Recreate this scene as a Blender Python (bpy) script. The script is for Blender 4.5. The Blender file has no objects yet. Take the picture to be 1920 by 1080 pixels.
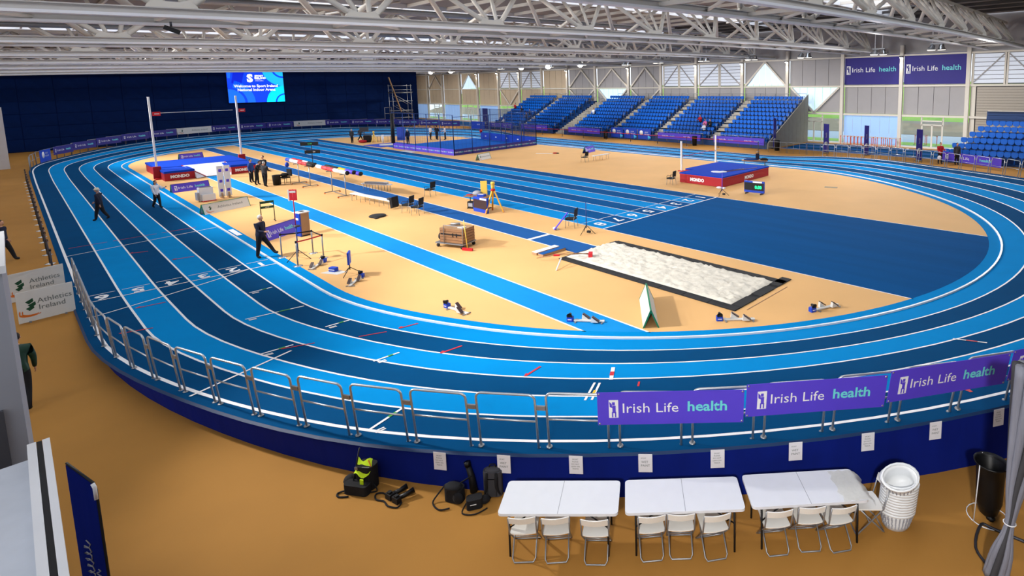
import bpy, bmesh, math, random
from mathutils import Vector, Matrix, Euler
random.seed(7)
PI = math.pi
SC = bpy.context.scene
COL = SC.collection

# ---------------------------------------------------------------- camera, world, exposure
# world axes: X along the straights (towards the near bend), Y across the hall (towards the stands), Z up; metres
cam_d = bpy.data.cameras.new('camera')
cam = bpy.data.objects.new('camera', cam_d); COL.objects.link(cam)
cam_d.sensor_width = 36.0; cam_d.sensor_fit = 'HORIZONTAL'
cam_d.lens = 1069.63 * 36.0 / 1920.0
cam_d.shift_x = (960 - 1202.7) / 1920.0
cam_d.shift_y = (288.93 - 540) / 1920.0
cam_d.clip_end = 600; cam_d.clip_start = 0.05
_r = (0.74511754, 0.66674717, -0.01574966); _u = (-0.07096797, 0.10274639, 0.99217273); _f = (-0.66314659, 0.73816759, -0.12387583)
cam.matrix_world = Matrix(((_r[0], _u[0], -_f[0], 19.554), (_r[1], _u[1], -_f[1], -28.625), (_r[2], _u[2], -_f[2], 7.029), (0, 0, 0, 1)))
SC.camera = cam
vs = SC.view_settings
vs.view_transform = 'Standard'; vs.look = 'None'; vs.gamma = 1.0; vs.use_curve_mapping = False; vs.exposure = 0.0
SC.display_settings.display_device = 'sRGB'
world = bpy.data.worlds.new('overcast_sky'); SC.world = world; world.use_nodes = True
_bg = world.node_tree.nodes['Background']; _bg.inputs[0].default_value = (0.80, 0.88, 1.0, 1); _bg.inputs[1].default_value = 1.7
SC.cycles.use_adaptive_sampling = True; SC.cycles.adaptive_threshold = .06
SC.cycles.max_bounces = 4; SC.cycles.diffuse_bounces = 2; SC.cycles.glossy_bounces = 2; SC.cycles.transparent_max_bounces = 12
SC.cycles.transmission_bounces = 2; SC.cycles.sample_clamp_indirect = 4.0
SC.cycles.use_denoising = True

def spot(name, loc, target, energy, color=(1, .985, .965), size=120, blend=.6, soft=.35):
    d = bpy.data.lights.new(name, 'SPOT'); d.energy = energy; d.color = color; d.spot_size = math.radians(size); d.spot_blend = blend
    d.shadow_soft_size = soft
    o = bpy.data.objects.new(name, d); COL.objects.link(o); o.location = loc
    o.rotation_euler = (Vector(target) - Vector(loc)).to_track_quat('-Z', 'Y').to_euler()
    return o
# floodlights along the near side, hung in the trusses, throwing across the infield
for x, e in ((-58, 14000), (-45, 14000), (-33, 13000), (-21, 13000), (-10, 13000), (0, 11000)):
    spot('flood_or_fill_spot', (x, -27.5, 9.1), (x + 8, -7, 0), e, size=88, blend=1.)
spot('flood_or_fill_spot', (-2, -29.6, 9.2), (14.6, -20.6, 0), 17000, color=(1, .97, .92), size=52, blend=.9)  # added spot without a fixture, brightens the tables and near bend
spot('flood_or_fill_spot', (22, -33, 9.6), (14.5, -15, 0), 6500, color=(1, .97, .92), size=70, blend=1.)  # unseen fill spot added behind the viewpoint to lift the near bend
# floodlights along the far side over the stands' straight
for x, e in ((-97, 4500), (-84, 5500), (-70, 6500), (-55, 6500), (-41, 6500), (-27, 6500), (-14, 6500), (0, 6500), (9, 4000)):
    spot('flood_or_fill_spot', (x, 25.6, 8.8), (x, 11, 0), e, size=105, blend=1.)
    spot('flood_or_fill_spot', (x, 21.0, 8.9), (x, 31, 2.5), e * .45, size=100, blend=1.)

# ---------------------------------------------------------------- materials
def lin(c):
    c = c / 255.0
    return c / 12.92 if c <= .04045 else ((c + .055) / 1.055) ** 2.4
def rgb(*c): return (lin(c[0]), lin(c[1]), lin(c[2]), 1)
MATS = {}
def mat(name, col, rough=.6, metal=0., var=.06, scale=8., bump=0., bscale=60., spec=.4, emit=None, estr=0., alpha=1., stretch=None, detail=3.):
    m = bpy.data.materials.new(name); m.use_nodes = True
    nt = m.node_tree; N = nt.nodes; L = nt.links
    b = N['Principled BSDF']
    b.inputs['Roughness'].default_value = rough; b.inputs['Metallic'].default_value = metal
    b.inputs['Specular IOR Level'].default_value = spec
    c = rgb(*col)
    tc = N.new('ShaderNodeTexCoord')
    src = tc.outputs['Object']
    if stretch:
        mp = N.new('ShaderNodeMapping'); mp.inputs['Scale'].default_value = stretch; L.new(src, mp.inputs[0]); src = mp.outputs[0]
    if var:
        nz = N.new('ShaderNodeTexNoise'); nz.inputs['Scale'].default_value = scale; nz.inputs['Detail'].default_value = detail; L.new(src, nz.inputs['Vector'])
        mx = N.new('ShaderNodeMix'); mx.data_type = 'RGBA'
        mx.inputs[6].default_value = tuple(v * (1 - var) for v in c[:3]) + (1,)
        mx.inputs[7].default_value = tuple(min(1, v * (1 + var)) for v in c[:3]) + (1,)
        L.new(nz.outputs['Fac'], mx.inputs[0]); L.new(mx.outputs[2], b.inputs['Base Color'])
    else:
        b.inputs['Base Color'].default_value = c
    if bump:
        n2 = N.new('ShaderNodeTexNoise'); n2.inputs['Scale'].default_value = bscale; L.new(src, n2.inputs['Vector'])
        bp = N.new('ShaderNodeBump'); bp.inputs['Strength'].default_value = bump; bp.inputs['Distance'].default_value = .02
        L.new(n2.outputs['Fac'], bp.inputs['Height']); L.new(bp.outputs[0], b.inputs['Normal'])
    if emit:
        b.inputs['Emission Color'].default_value = rgb(*emit); b.inputs['Emission Strength'].default_value = estr
    if alpha < 1:
        b.inputs['Alpha'].default_value = alpha
    MATS[name] = m
    return m
mat('ochre', (228, 178, 116), .75, var=.10, scale=.35, bump=.15, bscale=180, spec=.25)
mat('ochre_dim', (172, 122, 56), .8, var=.14, scale=.6, bump=.15, bscale=180, spec=.2, detail=6)  # same floor as the infield, colour darkened to stand for weaker light
mat('light_blue', (0, 132, 200), .9, var=.07, scale=1.2, bump=.1, bscale=160, spec=.04)
mat('dark_blue', (0, 68, 114), .9, var=.10, scale=1.2, bump=.1, bscale=160, spec=.04)
mat('sprint_light', (10, 134, 204), .9, var=.06, scale=1.2, bump=.1, bscale=160, spec=.04)
mat('sprint_dark', (8, 78, 136), .9, var=.2, scale=.8, stretch=(.12, 1.6, 1), bump=.1, bscale=60, spec=.04, detail=5)
mat('runway_dark', (34, 88, 152), .9, var=.08, scale=1.5, spec=.05)
mat('runway_light', (24, 136, 206), .9, var=.06, scale=1.5, spec=.05)
mat('line_white', (240, 240, 240), .55, var=.03)
mat('line_red', (196, 34, 48), .6, var=.05)
mat('line_green', (70, 160, 60), .6, var=.05)
mat('line_yellow', (230, 190, 40), .6, var=.05)
mat('line_black', (20, 22, 26), .6, var=.05)
mat('kerb_white', (238, 238, 236), .4, var=.03)
mat('skirt_navy', (4, 26, 116), .85, var=.22, scale=3., stretch=(1, 1, .35), bump=.5, bscale=5, spec=.15)
mat('edge_navy', (10, 44, 84), .6, var=.1)
mat('curtain_navy', (10, 36, 88), .9, var=.22, scale=1.2, bump=.1, bscale=40, spec=.1)
mat('steel', (196, 199, 202), .32, .75, var=.05, spec=.5)
mat('galv', (150, 152, 156), .4, .6, var=.08, spec=.5)
mat('dark_steel', (70, 70, 76), .4, .6, var=.08)
mat('chrome', (215, 218, 220), .18, .9, var=.03)
mat('truss_paint', (228, 222, 212), .55, var=.05, scale=2)
mat('beam_paint', (204, 199, 194), .55, var=.05, scale=2)
mat('beam_lit', (238, 238, 242), .5, var=.03, scale=2)  # beam paint lightened to stand for light catching the lower flange
mat('roof_deck', (158, 150, 142), .8, var=.12, scale=1, stretch=(1, .1, 1))
mat('roof_dark', (70, 66, 64), .8, var=.1)
mat('skylight', (235, 240, 245), .5, var=0, emit=(240, 246, 255), estr=2.1)
mat('white_paint', (232, 232, 234), .5, var=.04, scale=3)
mat('grey_wall', (156, 158, 166), .6, var=.07, scale=2)
mat('grey_dark', (74, 74, 80), .6, var=.07)
mat('ledge_white', (206, 210, 218), .6, var=.12, scale=4, detail=6)
mat('panel_grey', (170, 166, 166), .6, var=.05, scale=1.5)
mat('panel_warm_lit', (206, 186, 158), .6, var=.06, scale=1.5)  # grey cladding recoloured to carry the warm light on the far bays
mat('panel_gap', (96, 92, 92), .8, var=.04)
mat('column_cream', (226, 218, 204), .5, var=.04)
mat('shutter', (176, 166, 152), .5, var=.05)
mat('poly_blue', (150, 186, 232), .45, var=.05, emit=(150, 186, 235), estr=.42)
mat('poly_white', (196, 222, 248), .45, var=.04, emit=(200, 226, 250), estr=.75)
mat('louvre', (205, 210, 220), .45, var=.05, emit=(200, 208, 222), estr=.35)
mat('concrete', (164, 158, 146), .8, var=.10, scale=2)
mat('concrete_step', (176, 170, 160), .8, var=.08)
mat('seat_blue', (0, 92, 192), .5, var=.05, spec=.25)
mat('stand_navy', (8, 52, 104), .5, var=.08)
mat('purple', (88, 66, 212), .55, var=.05, scale=3)
mat('purple_deep', (44, 36, 130), .6, var=.05, scale=3)
mat('purple_flag', (52, 50, 140), .6, var=.08)
mat('teal', (112, 222, 226), .5, var=.02)
mat('ink_white', (244, 244, 246), .5, var=.02)
mat('board_white', (216, 214, 208), .5, var=.04)
mat('leaf_green', (34, 110, 62), .5, var=.05)
mat('green_dark', (24, 74, 48), .5, var=.05)
mat('orange', (222, 116, 40), .5, var=.05)
mat('frame_green', (16, 122, 84), .45, var=.05)
mat('ink_grey', (96, 104, 100), .5, var=.04)
mat('blue_board', (16, 66, 190), .5, var=.05)
mat('cyan', (70, 190, 250), .5, var=.03)
mat('mat_blue', (20, 66, 184), .9, spec=.08, var=.07, scale=2, bump=.1, bscale=12)
mat('mat_red', (170, 20, 34), .55, var=.06, scale=2, bump=.1, bscale=8)
mat('turf_blue', (30, 96, 186), .95, spec=.05, var=.08, scale=3)
mat('vinyl_white', (236, 236, 238), .45, var=.03)
mat('upright_white', (238, 238, 240), .4, var=.02)
mat('black', (16, 16, 18), .6, var=.15)
mat('black_gloss', (12, 12, 14), .45, var=.1, spec=.35)
mat('black_cloth', (20, 20, 24), .9, var=.2, bump=.2, bscale=40)
mat('grey_cloth', (66, 66, 72), .9, var=.12, bump=.2, bscale=60)
mat('hi_vis', (206, 240, 20), .7, var=.08, emit=None)
mat('table_white', (226, 228, 234), .45, var=.03, scale=6, bump=.04, bscale=90)
mat('chair_white', (240, 238, 232), .4, var=.02)
mat('basket_white', (232, 234, 236), .4, var=.03)
mat('paper', (232, 230, 236), .7, var=.03)
mat('plastic_film', (236, 234, 222), .3, var=.12, scale=20, alpha=.55)
mat('net_blue', (20, 44, 84), .9, var=.05, alpha=.42)
mat('post_blue', (16, 60, 130), .5, var=.05)
mat('sand', (222, 215, 200), .95, var=.22, scale=5, bump=.9, bscale=6, detail=8)
mat('rubber_black', (34, 34, 36), .8, var=.25, scale=6, bump=.2, bscale=30)
mat('wood', (150, 108, 72), .6, var=.2, scale=4, stretch=(1, 8, 1))
mat('board_ply', (168, 132, 96), .6, var=.14, scale=3)
mat('yellow', (240, 180, 30), .5, var=.06)
mat('yellow_pale', (246, 208, 90), .5, var=.06)
mat('red', (200, 30, 40), .5, var=.05)
mat('pad_red', (206, 60, 66), .5, var=.05)
mat('dark_panel', (62, 40, 38), .5, var=.08)
mat('led_green', (20, 255, 130), .4, var=0, emit=(20, 255, 130), estr=2.0)
mat('led_dim', (60, 160, 90), .4, var=0, emit=(60, 190, 100), estr=.6)
mat('lamp_glow', (255, 255, 250), .3, var=0, emit=(255, 250, 240), estr=14.)
mat('lamp_soft', (255, 250, 240), .3, var=0, emit=(255, 246, 230), estr=3.2)
mat('screen_blue', (12, 70, 240), .4, var=0, emit=(10, 66, 238), estr=.95)
mat('screen_deep', (6, 40, 200), .4, var=0, emit=(4, 34, 205), estr=.95)
mat('screen_mid', (24, 110, 255), .4, var=0, emit=(26, 112, 255), estr=.95)
mat('screen_cyan', (30, 190, 250), .4, var=0, emit=(28, 190, 250), estr=.95)
mat('screen_aqua', (0, 226, 255), .4, var=0, emit=(0, 226, 255), estr=.95)
mat('screen_white', (255, 255, 255), .4, var=0, emit=(255, 255, 255), estr=1.0)
mat('grass', (158, 200, 92), .9, var=.25, scale=.6, emit=None)
mat('earth', (160, 148, 126), .9, var=.2, scale=.8)
mat('outdoor_track', (186, 200, 214), .8, var=.08)
mat('skin', (214, 160, 130), .6, var=.04)
mat('hair_dark', (34, 26, 24), .7, var=.1)
mat('hair_grey', (190, 188, 184), .7, var=.08)
mat('cap_cream', (226, 218, 196), .7, var=.04)
mat('navy_cloth', (18, 24, 48), .9, var=.12)
mat('blue_cloth', (24, 62, 130), .9, var=.1)
mat('char_cloth', (58, 58, 62), .9, var=.1)
mat('white_cloth', (226, 228, 236), .9, var=.05)
mat('red_cloth', (176, 26, 40), .9, var=.08)
mat('pink_cloth', (220, 110, 170), .9, var=.08)
mat('green_jacket', (14, 56, 40), .5, var=.5, scale=9, spec=.5)
mat('orange_belt', (120, 78, 60), .7, var=.1)
mat('belt_black', (20, 20, 22), .7, var=.1)
mat('drape_grey', (120, 122, 134), .6, var=.25, scale=3, stretch=(6, 6, .4), bump=.4, bscale=8)
mat('hurdle_orange', (226, 96, 56), .5, var=.05)
def glass_mat():
    m = bpy.data.materials.new('clear_glass'); m.use_nodes = True; nt = m.node_tree; N = nt.nodes; L = nt.links
    for n in list(N): N.remove(n)
    out = N.new('ShaderNodeOutputMaterial'); mx = N.new('ShaderNodeMixShader'); tr = N.new('ShaderNodeBsdfTransparent'); gl = N.new('ShaderNodeBsdfGlossy')
    gl.inputs['Roughness'].default_value = .05; tr.inputs[0].default_value = (.9, .95, .95, 1); mx.inputs[0].default_value = .08
    L.new(tr.outputs[0], mx.inputs[1]); L.new(gl.outputs[0], mx.inputs[2]); L.new(mx.outputs[0], out.inputs[0])
    MATS['clear_glass'] = m
glass_mat()

# ---------------------------------------------------------------- mesh helpers
CH = {}
TMP = bpy.data.scenes.new('tmp')
def bake(o):
    TMP.collection.objects.link(o); vl = TMP.view_layers[0]; vl.update()
    me = bpy.data.meshes.new_from_object(o.evaluated_get(vl.depsgraph)); bpy.data.objects.remove(o)
    return me
class MB:
    def __init__(self): self.v = []; self.f = []; self.sm = []
    def add(self, vs, fs, smooth=False, M=None):
        o = len(self.v)
        self.v += [tuple(M @ Vector(p)) if M is not None else tuple(p) for p in vs]
        self.f += [tuple(i + o for i in f) for f in fs]; self.sm += [smooth] * len(fs)
        return self
    def box(self, c, s, rz=0., M=None):
        x, y, z = s[0] / 2, s[1] / 2, s[2] / 2
        R = Matrix.Translation(c) @ Matrix.Rotation(rz, 4, 'Z')
        if M is not None: R = M @ R
        return self.add([(-x, -y, -z), (x, -y, -z), (x, y, -z), (-x, y, -z), (-x, -y, z), (x, -y, z), (x, y, z), (-x, y, z)],
            [(0, 3, 2, 1), (4, 5, 6, 7), (0, 1, 5, 4), (1, 2, 6, 5), (2, 3, 7, 6), (3, 0, 4, 7)], M=R)
    def bar(self, a, b, w, h=None, up=(0, 0, 1)):
        a, b = Vector(a), Vector(b); d = b - a; L = d.length; d.normalize(); h = h or w
        u = Vector(up)
        if abs(d.dot(u)) > .98: u = Vector((1, 0, 0))
        s = d.cross(u).normalized(); u = s.cross(d)
        R = Matrix(((s.x, d.x, u.x, a.x), (s.y, d.y, u.y, a.y), (s.z, d.z, u.z, a.z), (0, 0, 0, 1)))
        return self.box((0, L / 2, 0), (w, L, h), M=R)
    def tube(self, pts, r, n=6, closed=False, caps=True):
        P = [Vector(p) for p in pts]; m = len(P); rs = r if isinstance(r, (list, tuple)) else [r] * m
        rings = []; prev = None
        for i in range(m):
            if closed: d = P[(i + 1) % m] - P[i - 1]
            else: d = P[min(i + 1, m - 1)] - P[max(i - 1, 0)]
            d.normalize()
            if prev is None:
                u = Vector((0, 0, 1)) if abs(d.z) < .9 else Vector((1, 0, 0))
            else: u = prev
            s = d.cross(u)
            if s.length < 1e-5: s = d.cross(Vector((0, 1, 0)))
            s.normalize(); u = s.cross(d); prev = u
            rings.append([P[i] + (s * math.cos(2 * PI * k / n) + u * math.sin(2 * PI * k / n)) * rs[i] for k in range(n)])
        vs = [tuple(q) for rg in rings for q in rg]; fs = []
        for i in range(m if closed else m - 1):
            j = (i + 1) % m
            for k in range(n):
                fs.append((i * n + k, i * n + (k + 1) % n, j * n + (k + 1) % n, j * n + k))
        if caps and not closed:
            fs.append(tuple(range(n))[::-1]); fs.append(tuple(range((m - 1) * n, m * n)))
        return self.add(vs, fs, True)
    def stube(self, pts, r, n=6, k=4):   # tube along a smooth curve through the points
        P = [Vector(p) for p in pts]; Q = []; rs = r if isinstance(r, (list, tuple)) else [r] * len(P); R = []
        for i in range(len(P) - 1):
            a, b, c, d = P[max(i - 1, 0)], P[i], P[i + 1], P[min(i + 2, len(P) - 1)]
            for j in range(k):
                t = j / k; Q.append(.5 * ((2 * b) + (c - a) * t + (2 * a - 5 * b + 4 * c - d) * t * t + (3 * b - a - 3 * c + d) * t ** 3)); R.append(rs[i] * (1 - t) + rs[i + 1] * t)
        Q.append(P[-1]); R.append(rs[-1])
        return self.tube(Q, R, n)
    def lathe(self, prof, n=12, c=(0, 0, 0), M=None, capb=True, capt=True, sx=1., sy=1.):
        vs = []; fs = []; m = len(prof)
        for r, z in prof:
            for k in range(n): vs.append((c[0] + r * sx * math.cos(2 * PI * k / n), c[1] + r * sy * math.sin(2 * PI * k / n), c[2] + z))
        for i in range(m - 1):
            for k in range(n): fs.append((i * n + k, i * n + (k + 1) % n, (i + 1) * n + (k + 1) % n, (i + 1) * n + k))
        if capb: fs.append(tuple(range(n))[::-1])
        if capt: fs.append(tuple(range((m - 1) * n, m * n)))
        return self.add(vs, fs, True, M)
    def ball(self, c, s, n=10, m=6, M=None):
        prof = [(max(.02, math.sin(PI * i / m)), -math.cos(PI * i / m)) for i in range(m + 1)]
        R = Matrix.Translation(c) @ Matrix.Diagonal((s[0], s[1], s[2], 1))
        if M is not None: R = M @ R
        return self.lathe(prof, n, M=R)
    def prism(self, poly, z0, z1, M=None):
        n = len(poly); vs = [(p[0], p[1], z0) for p in poly] + [(p[0], p[1], z1) for p in poly]
        fs = [tuple(range(n))[::-1], tuple(range(n, 2 * n))] + [(i, (i + 1) % n, n + (i + 1) % n, n + i) for i in range(n)]
        return self.add(vs, fs, False, M)
    def poly(self, pts): return self.add(pts, [tuple(range(len(pts)))])
    def rbox(self, c, s, r=.05, n=4, rz=0.):   # box with rounded vertical corners
        x, y = s[0] / 2, s[1] / 2; pl = []
        for cx, cy, a0 in ((x - r, y - r, 0), (-x + r, y - r, PI / 2), (-x + r, -y + r, PI), (x - r, -y + r, 1.5 * PI)):
            for k in range(n + 1): a = a0 + PI / 2 * k / n; pl.append((cx + r * math.cos(a), cy + r * math.sin(a)))
        return self.prism(pl, -s[2] / 2, s[2] / 2, Matrix.Translation(c) @ Matrix.Rotation(rz, 4, 'Z'))
    def mesh(self, name, m):
        me = bpy.data.meshes.new(name); me.from_pydata(self.v, [], self.f)
        if any(self.sm): me.polygons.foreach_set('use_smooth', self.sm)
        me.materials.append(MATS[m]); me.update()
        return me
    def build(self, name, m, parent=None, loc=None, rz=0.):
        return link(name, self.mesh(name, m), parent, loc, rz)
def link(name, me, parent=None, loc=None, rz=0., rot=None):
    o = bpy.data.objects.new(name, me); COL.objects.link(o)
    if parent is not None: o.parent = parent; CH.setdefault(parent.name, []).append(o)
    if loc is not None: o.location = loc
    if rz: o.rotation_euler = (0, 0, rz)
    if rot is not None: o.rotation_euler = rot
    return o
def tag(o, label=None, cat=None, group=None, kind=None):
    if label: o['label'] = label
    if cat: o['category'] = cat
    if group: o['group'] = group
    if kind: o['kind'] = kind
    return o
def thing(name, label, cat, loc=(0, 0, 0), rz=0., group=None):
    o = bpy.data.objects.new(name, None); COL.objects.link(o); o.location = loc; o.rotation_euler = (0, 0, rz); o.empty_display_size = .2
    return tag(o, label, cat, group)
def struct(name, mb, m, parent=None, label=None):
    o = mb.build(name, m, parent)
    if parent is None: o['kind'] = 'structure'
    if label: o['label'] = label
    return o
def copy_tree(o, parent=None):
    c = o.copy(); COL.objects.link(c); c.parent = parent
    if parent is not None: CH.setdefault(parent.name, []).append(c)
    for ch in CH.get(o.name, []): copy_tree(ch, c)
    return c
def dup(root, loc, rz=0., label=None, group=None):
    c = copy_tree(root); c.location = loc; c.rotation_euler = (0, 0, rz)
    if label: c['label'] = label
    if group: c['group'] = group
    return c
# lettering: flat text meshes, facing -Y in local axes, reading along +X
TXT = {}
def text_mesh(s, h, m, res=2, flat=False, bold=.0):
    key = (s, round(h, 3), m, flat, bold)
    if key in TXT: return TXT[key]
    cu = bpy.data.curves.new('txt', 'FONT'); cu.body = s; cu.size = h; cu.align_x = 'CENTER'; cu.align_y = 'CENTER'; cu.resolution_u = res; cu.offset = bold
    me = bake(bpy.data.objects.new('txt', cu)); bpy.data.curves.remove(cu)
    if not flat: me.transform(Matrix.Rotation(PI / 2, 4, 'X'))
    me.materials.clear(); me.materials.append(MATS[m]); me.name = 'lettering'
    TXT[key] = me
    return me
def lettering(s, h, m, parent, loc, rot=None, flat=False, name='lettering', bold=.0):
    return link(name, text_mesh(s, h, m, flat=flat, bold=bold), parent, loc, rot=rot)

_ON = 'zeroth first second third fourth fifth sixth seventh eighth ninth tenth eleventh twelfth thirteenth fourteenth fifteenth sixteenth seventeenth eighteenth nineteenth twentieth'.split()
_TE = {2: 'twenty', 3: 'thirty', 4: 'forty'}
def nth(n): return _ON[n] if n <= 20 else ('thirtieth' if n == 30 else 'fortieth' if n == 40 else _TE[n // 10] + '-' + _ON[n % 10])
# ---------------------------------------------------------------- the oval: kerb line, outward normal, bank
CXN, CXF, CY, RK = -1.63, -50.4, -4.44, 17.14
SHL, SHR = .27, .85                      # how far the straights lie outside the bend circle
LW = .94                                 # lane width
def sstep(t): t = max(0., min(1., t)); return t * t * (3 - 2 * t)
def oval():
    pts = []
    for i in range(71):                  # near bend, from the home straight round to the back straight
        a = math.radians(-90 + 180 * i / 70); sh = SHL if a < 0 else SHR
        pts.append((CXN + RK * math.cos(a), CY + RK * math.sin(a) + (sh * sstep((abs(math.degrees(a)) - (66 if a < 0 else 48)) / (24 if a < 0 else 42))) * (1 if a > 0 else -1)))
    for i in range(1, 40): pts.append((CXN + (CXF - CXN) * i / 40, CY + RK + SHR))
    for i in range(71):
        a = math.radians(90 + 180 * i / 70); up = math.sin(a) > 0; sh = SHR if up else SHL
        ang = abs(math.degrees(math.asin(max(-1, min(1, math.sin(a))))))
        pts.append((CXF + RK * math.cos(a), CY + RK * math.sin(a) + (sh * sstep((ang - 48) / 42)) * (1 if up else -1)))
    for i in range(1, 40): pts.append((CXF + (CXN - CXF) * i / 40, CY - RK - SHL))
    st = []; n = len(pts)
    for i, p in enumerate(pts):
        a, b = pts[i - 1], pts[(i + 1) % n]; t = Vector((b[0] - a[0], b[1] - a[1])).normalized()
        u = p[0] if p[0] > -26 else -52.03 - p[0]
        bank = .092 * sstep((u + 8) / 11) + .1 * sstep((u - 4) / 12)
        st.append((p[0], p[1], t.y, -t.x, bank))
    return st
OV = oval(); NO = len(OV)
def tz(d, bank): return .006 + max(d, 0.) * bank
def at(i, d, dz=0.):
    x, y, nx, ny, b = OV[i % NO]
    return (x + nx * d, y + ny * d, tz(d, b) + dz)
def track_frame(x, y):                   # height, outward normal and bank of the track under a point
    best = min(range(NO), key=lambda i: (OV[i][0] - x) ** 2 + (OV[i][1] - y) ** 2)
    res = None
    for i in (best - 1, best):
        A, B = OV[i % NO], OV[(i + 1) % NO]; ex, ey = B[0] - A[0], B[1] - A[1]
        # parameter along the segment, measured at the point's own offset
        d0 = (x - A[0]) * A[2] + (y - A[1]) * A[3]
        ax_, ay_, bx_, by_ = A[0] + A[2] * d0, A[1] + A[3] * d0, B[0] + B[2] * d0, B[1] + B[3] * d0
        L2 = (bx_ - ax_) ** 2 + (by_ - ay_) ** 2 or 1e-9; t = ((x - ax_) * (bx_ - ax_) + (y - ay_) * (by_ - ay_)) / L2; tc = max(0., min(1., t))
        f = [A[k] + (B[k] - A[k]) * tc for k in range(5)]; d = (x - f[0]) * f[2] + (y - f[1]) * f[3]
        c = (abs(t - tc), tz(d, f[4]), f[2], f[3], f[4], d)
        if res is None or c[0] < res[0]: res = c
    return res[1:]
def uu(i):
    x = OV[i % NO][0]; return x if x > -26 else -52.03 - x
def dE(i): return 5.88 + .19 * sstep(uu(i) / 8)          # outer edge of the surface
def dS(i): return dE(i) - .16 + .16 * sstep((uu(i) + 1) / 9)    # foot of the skirt
def ring(d0, d1, dz=0., i0=0, i1=None, z1=None):
    mb = MB(); i1 = NO if i1 is None else i1
    for i in range(i0, i1):
        e0, e1 = (d1(i), d1(i + 1)) if callable(d1) else (d1, d1)
        a, b, c, e = at(i, d0, dz), at(i, e0, dz), at(i + 1, e1, dz), at(i + 1, d0, dz)
        mb.add([a, b, c, e], [(0, 1, 2, 3)], True)
    return mb

# ---------------------------------------------------------------- floor
mb = MB(); mb.poly([(-106, -45, 0), (45, -45, 0), (45, 33.2, 0), (-106, 33.2, 0)])
FLOOR = struct('floor', mb, 'ochre_dim', label='ochre sports floor around the track')
mb = MB(); mb.poly([at(i, -.2)[:2] + (.0015,) for i in range(NO)])
mb.build('infield_surface', 'ochre', FLOOR)
def strip(name, x0, x1, y0, y1, m, z, parent=FLOOR):
    mb = MB(); mb.poly([(x0, y0, z), (x1, y0, z), (x1, y1, z), (x0, y1, z)]); return mb.build(name, m, parent)
def xfar(y): return CXF - math.sqrt(max(.1, (RK - .4) ** 2 - (y - CY) ** 2))
def xnear(y): return CXN + math.sqrt(max(.1, (RK - .4) ** 2 - (y - CY) ** 2))
def slant(name, xa, xb, y0, y1, m, z):   # strip whose ends follow the bends
    mb = MB(); A = xa if callable(xa) else (lambda y: xa); B = xb if callable(xb) else (lambda y: xb)
    n = 12; ys = [y0 + (y1 - y0) * k / n for k in range(n + 1)]
    vs = [(A(y), y, z) for y in ys] + [(B(y), y, z) for y in ys]
    return mb.add(vs, [(k, n + 1 + k, n + 2 + k, k + 1) for k in range(n)]).build(name, m, FLOOR)
for k in range(8):
    slant('sprint_lane', xfar, 0, -1.22 * k, -1.22 * (k + 1), 'sprint_light' if k % 2 else 'sprint_dark', .003)
for k in range(9): slant('lane_line', xfar, 0 if 0 < k < 8 else xnear, -1.22 * k + .025, -1.22 * k - .025, 'line_white', .006)
slant('stopping_area', 0, xnear, 0, -9.76, 'sprint_dark', .003)
strip('start_line', -.05, .03, -9.78, .02, 'line_white', .007)
for k in range(8):
    y = -1.22 * k - .61
    strip('number_line', -1.62, -1.58, y - .55, y + .55, 'line_white', .007)
    lettering(str(k + 1), 1.0, 'line_white', FLOOR, (-.85, y, .008), rot=(0, 0, -PI / 2), flat=True, name='lane_number', bold=.02)
slant('vault_runway', -37.4, xnear, -17.05, -18.2, 'runway_light', .003)
slant('runway_line', -37.4, xnear, -17.02, -17.08, 'line_white', .006); slant('runway_line', -37.4, xnear, -18.17, -18.23, 'line_white', .006)
slant('jump_runway', xfar, 2.0, -12.0, -13.25, 'runway_dark', .003)
slant('runway_line', xfar, 2.0, -11.97, -12.03, 'line_white', .006); slant('runway_line', xfar, 1.2, -13.22, -13.28, 'line_white', .006)
strip('takeoff_board', -1.42, -1.2, -13.22, -12.03, 'line_white', .007)
for xa, xb in ((-9.4, 6.3), (-104., -62.5)):
    for k in range(5): strip('warm_up_lane', xa, xb, 25.2 + 1.3 * k, 26.5 + 1.3 * k, 'dark_blue' if k % 2 else 'runway_dark', .004)
    for k in range(6): strip('lane_line', xa, xb, 25.17 + 1.3 * k, 25.23 + 1.3 * k, 'line_white' if k in (0, 5) else 'edge_navy', .007)
# raked lane lines at the far end of the sprint straight
for k in range(8): strip('starting_mark', -61.6, -60.9, -1.22 * k - 1.1, -1.22 * k - .75, 'black', .007)

# ---------------------------------------------------------------- running track
TRACK = struct('running_track', ring(-.45, 0.), 'light_blue', label='light blue strip inside the kerb of the running track')
TRACK['kind'] = 'structure'
for k in range(6): ring(LW * k, LW * (k + 1)).build('lane', 'dark_blue' if k % 2 else 'light_blue', TRACK)
ring(LW * 6, dE).build('outer_margin', 'dark_blue', TRACK)
for k in range(1, 6): ring(LW * k - .03, LW * k + .03, .004).build('lane_line', 'line_white', TRACK)
ring(LW * 6 - .045, LW * 6 + .045, .004).build('outer_line', 'line_white', TRACK)
# kerb, in sections
step = 5
for i in range(0, NO, step):
    mb = MB(); n = min(step, NO - i)
    for j in range(i, i + n):
        for d0, d1, z0, z1 in ((-.03, .04, .05, .05),):
            a, b, c, e = at(j, -.03), at(j, .04), at(j + 1, .04), at(j + 1, -.03)
            up = lambda q: (q[0], q[1], q[2] + .055)
            mb.add([a, b, c, e, up(a), up(b), up(c), up(e)], [(4, 5, 6, 7), (0, 4, 7, 3), (1, 2, 6, 5), (0, 1, 5, 4), (2, 3, 7, 6)])
    mb.build('kerb_section', 'kerb_white', TRACK)
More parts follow.
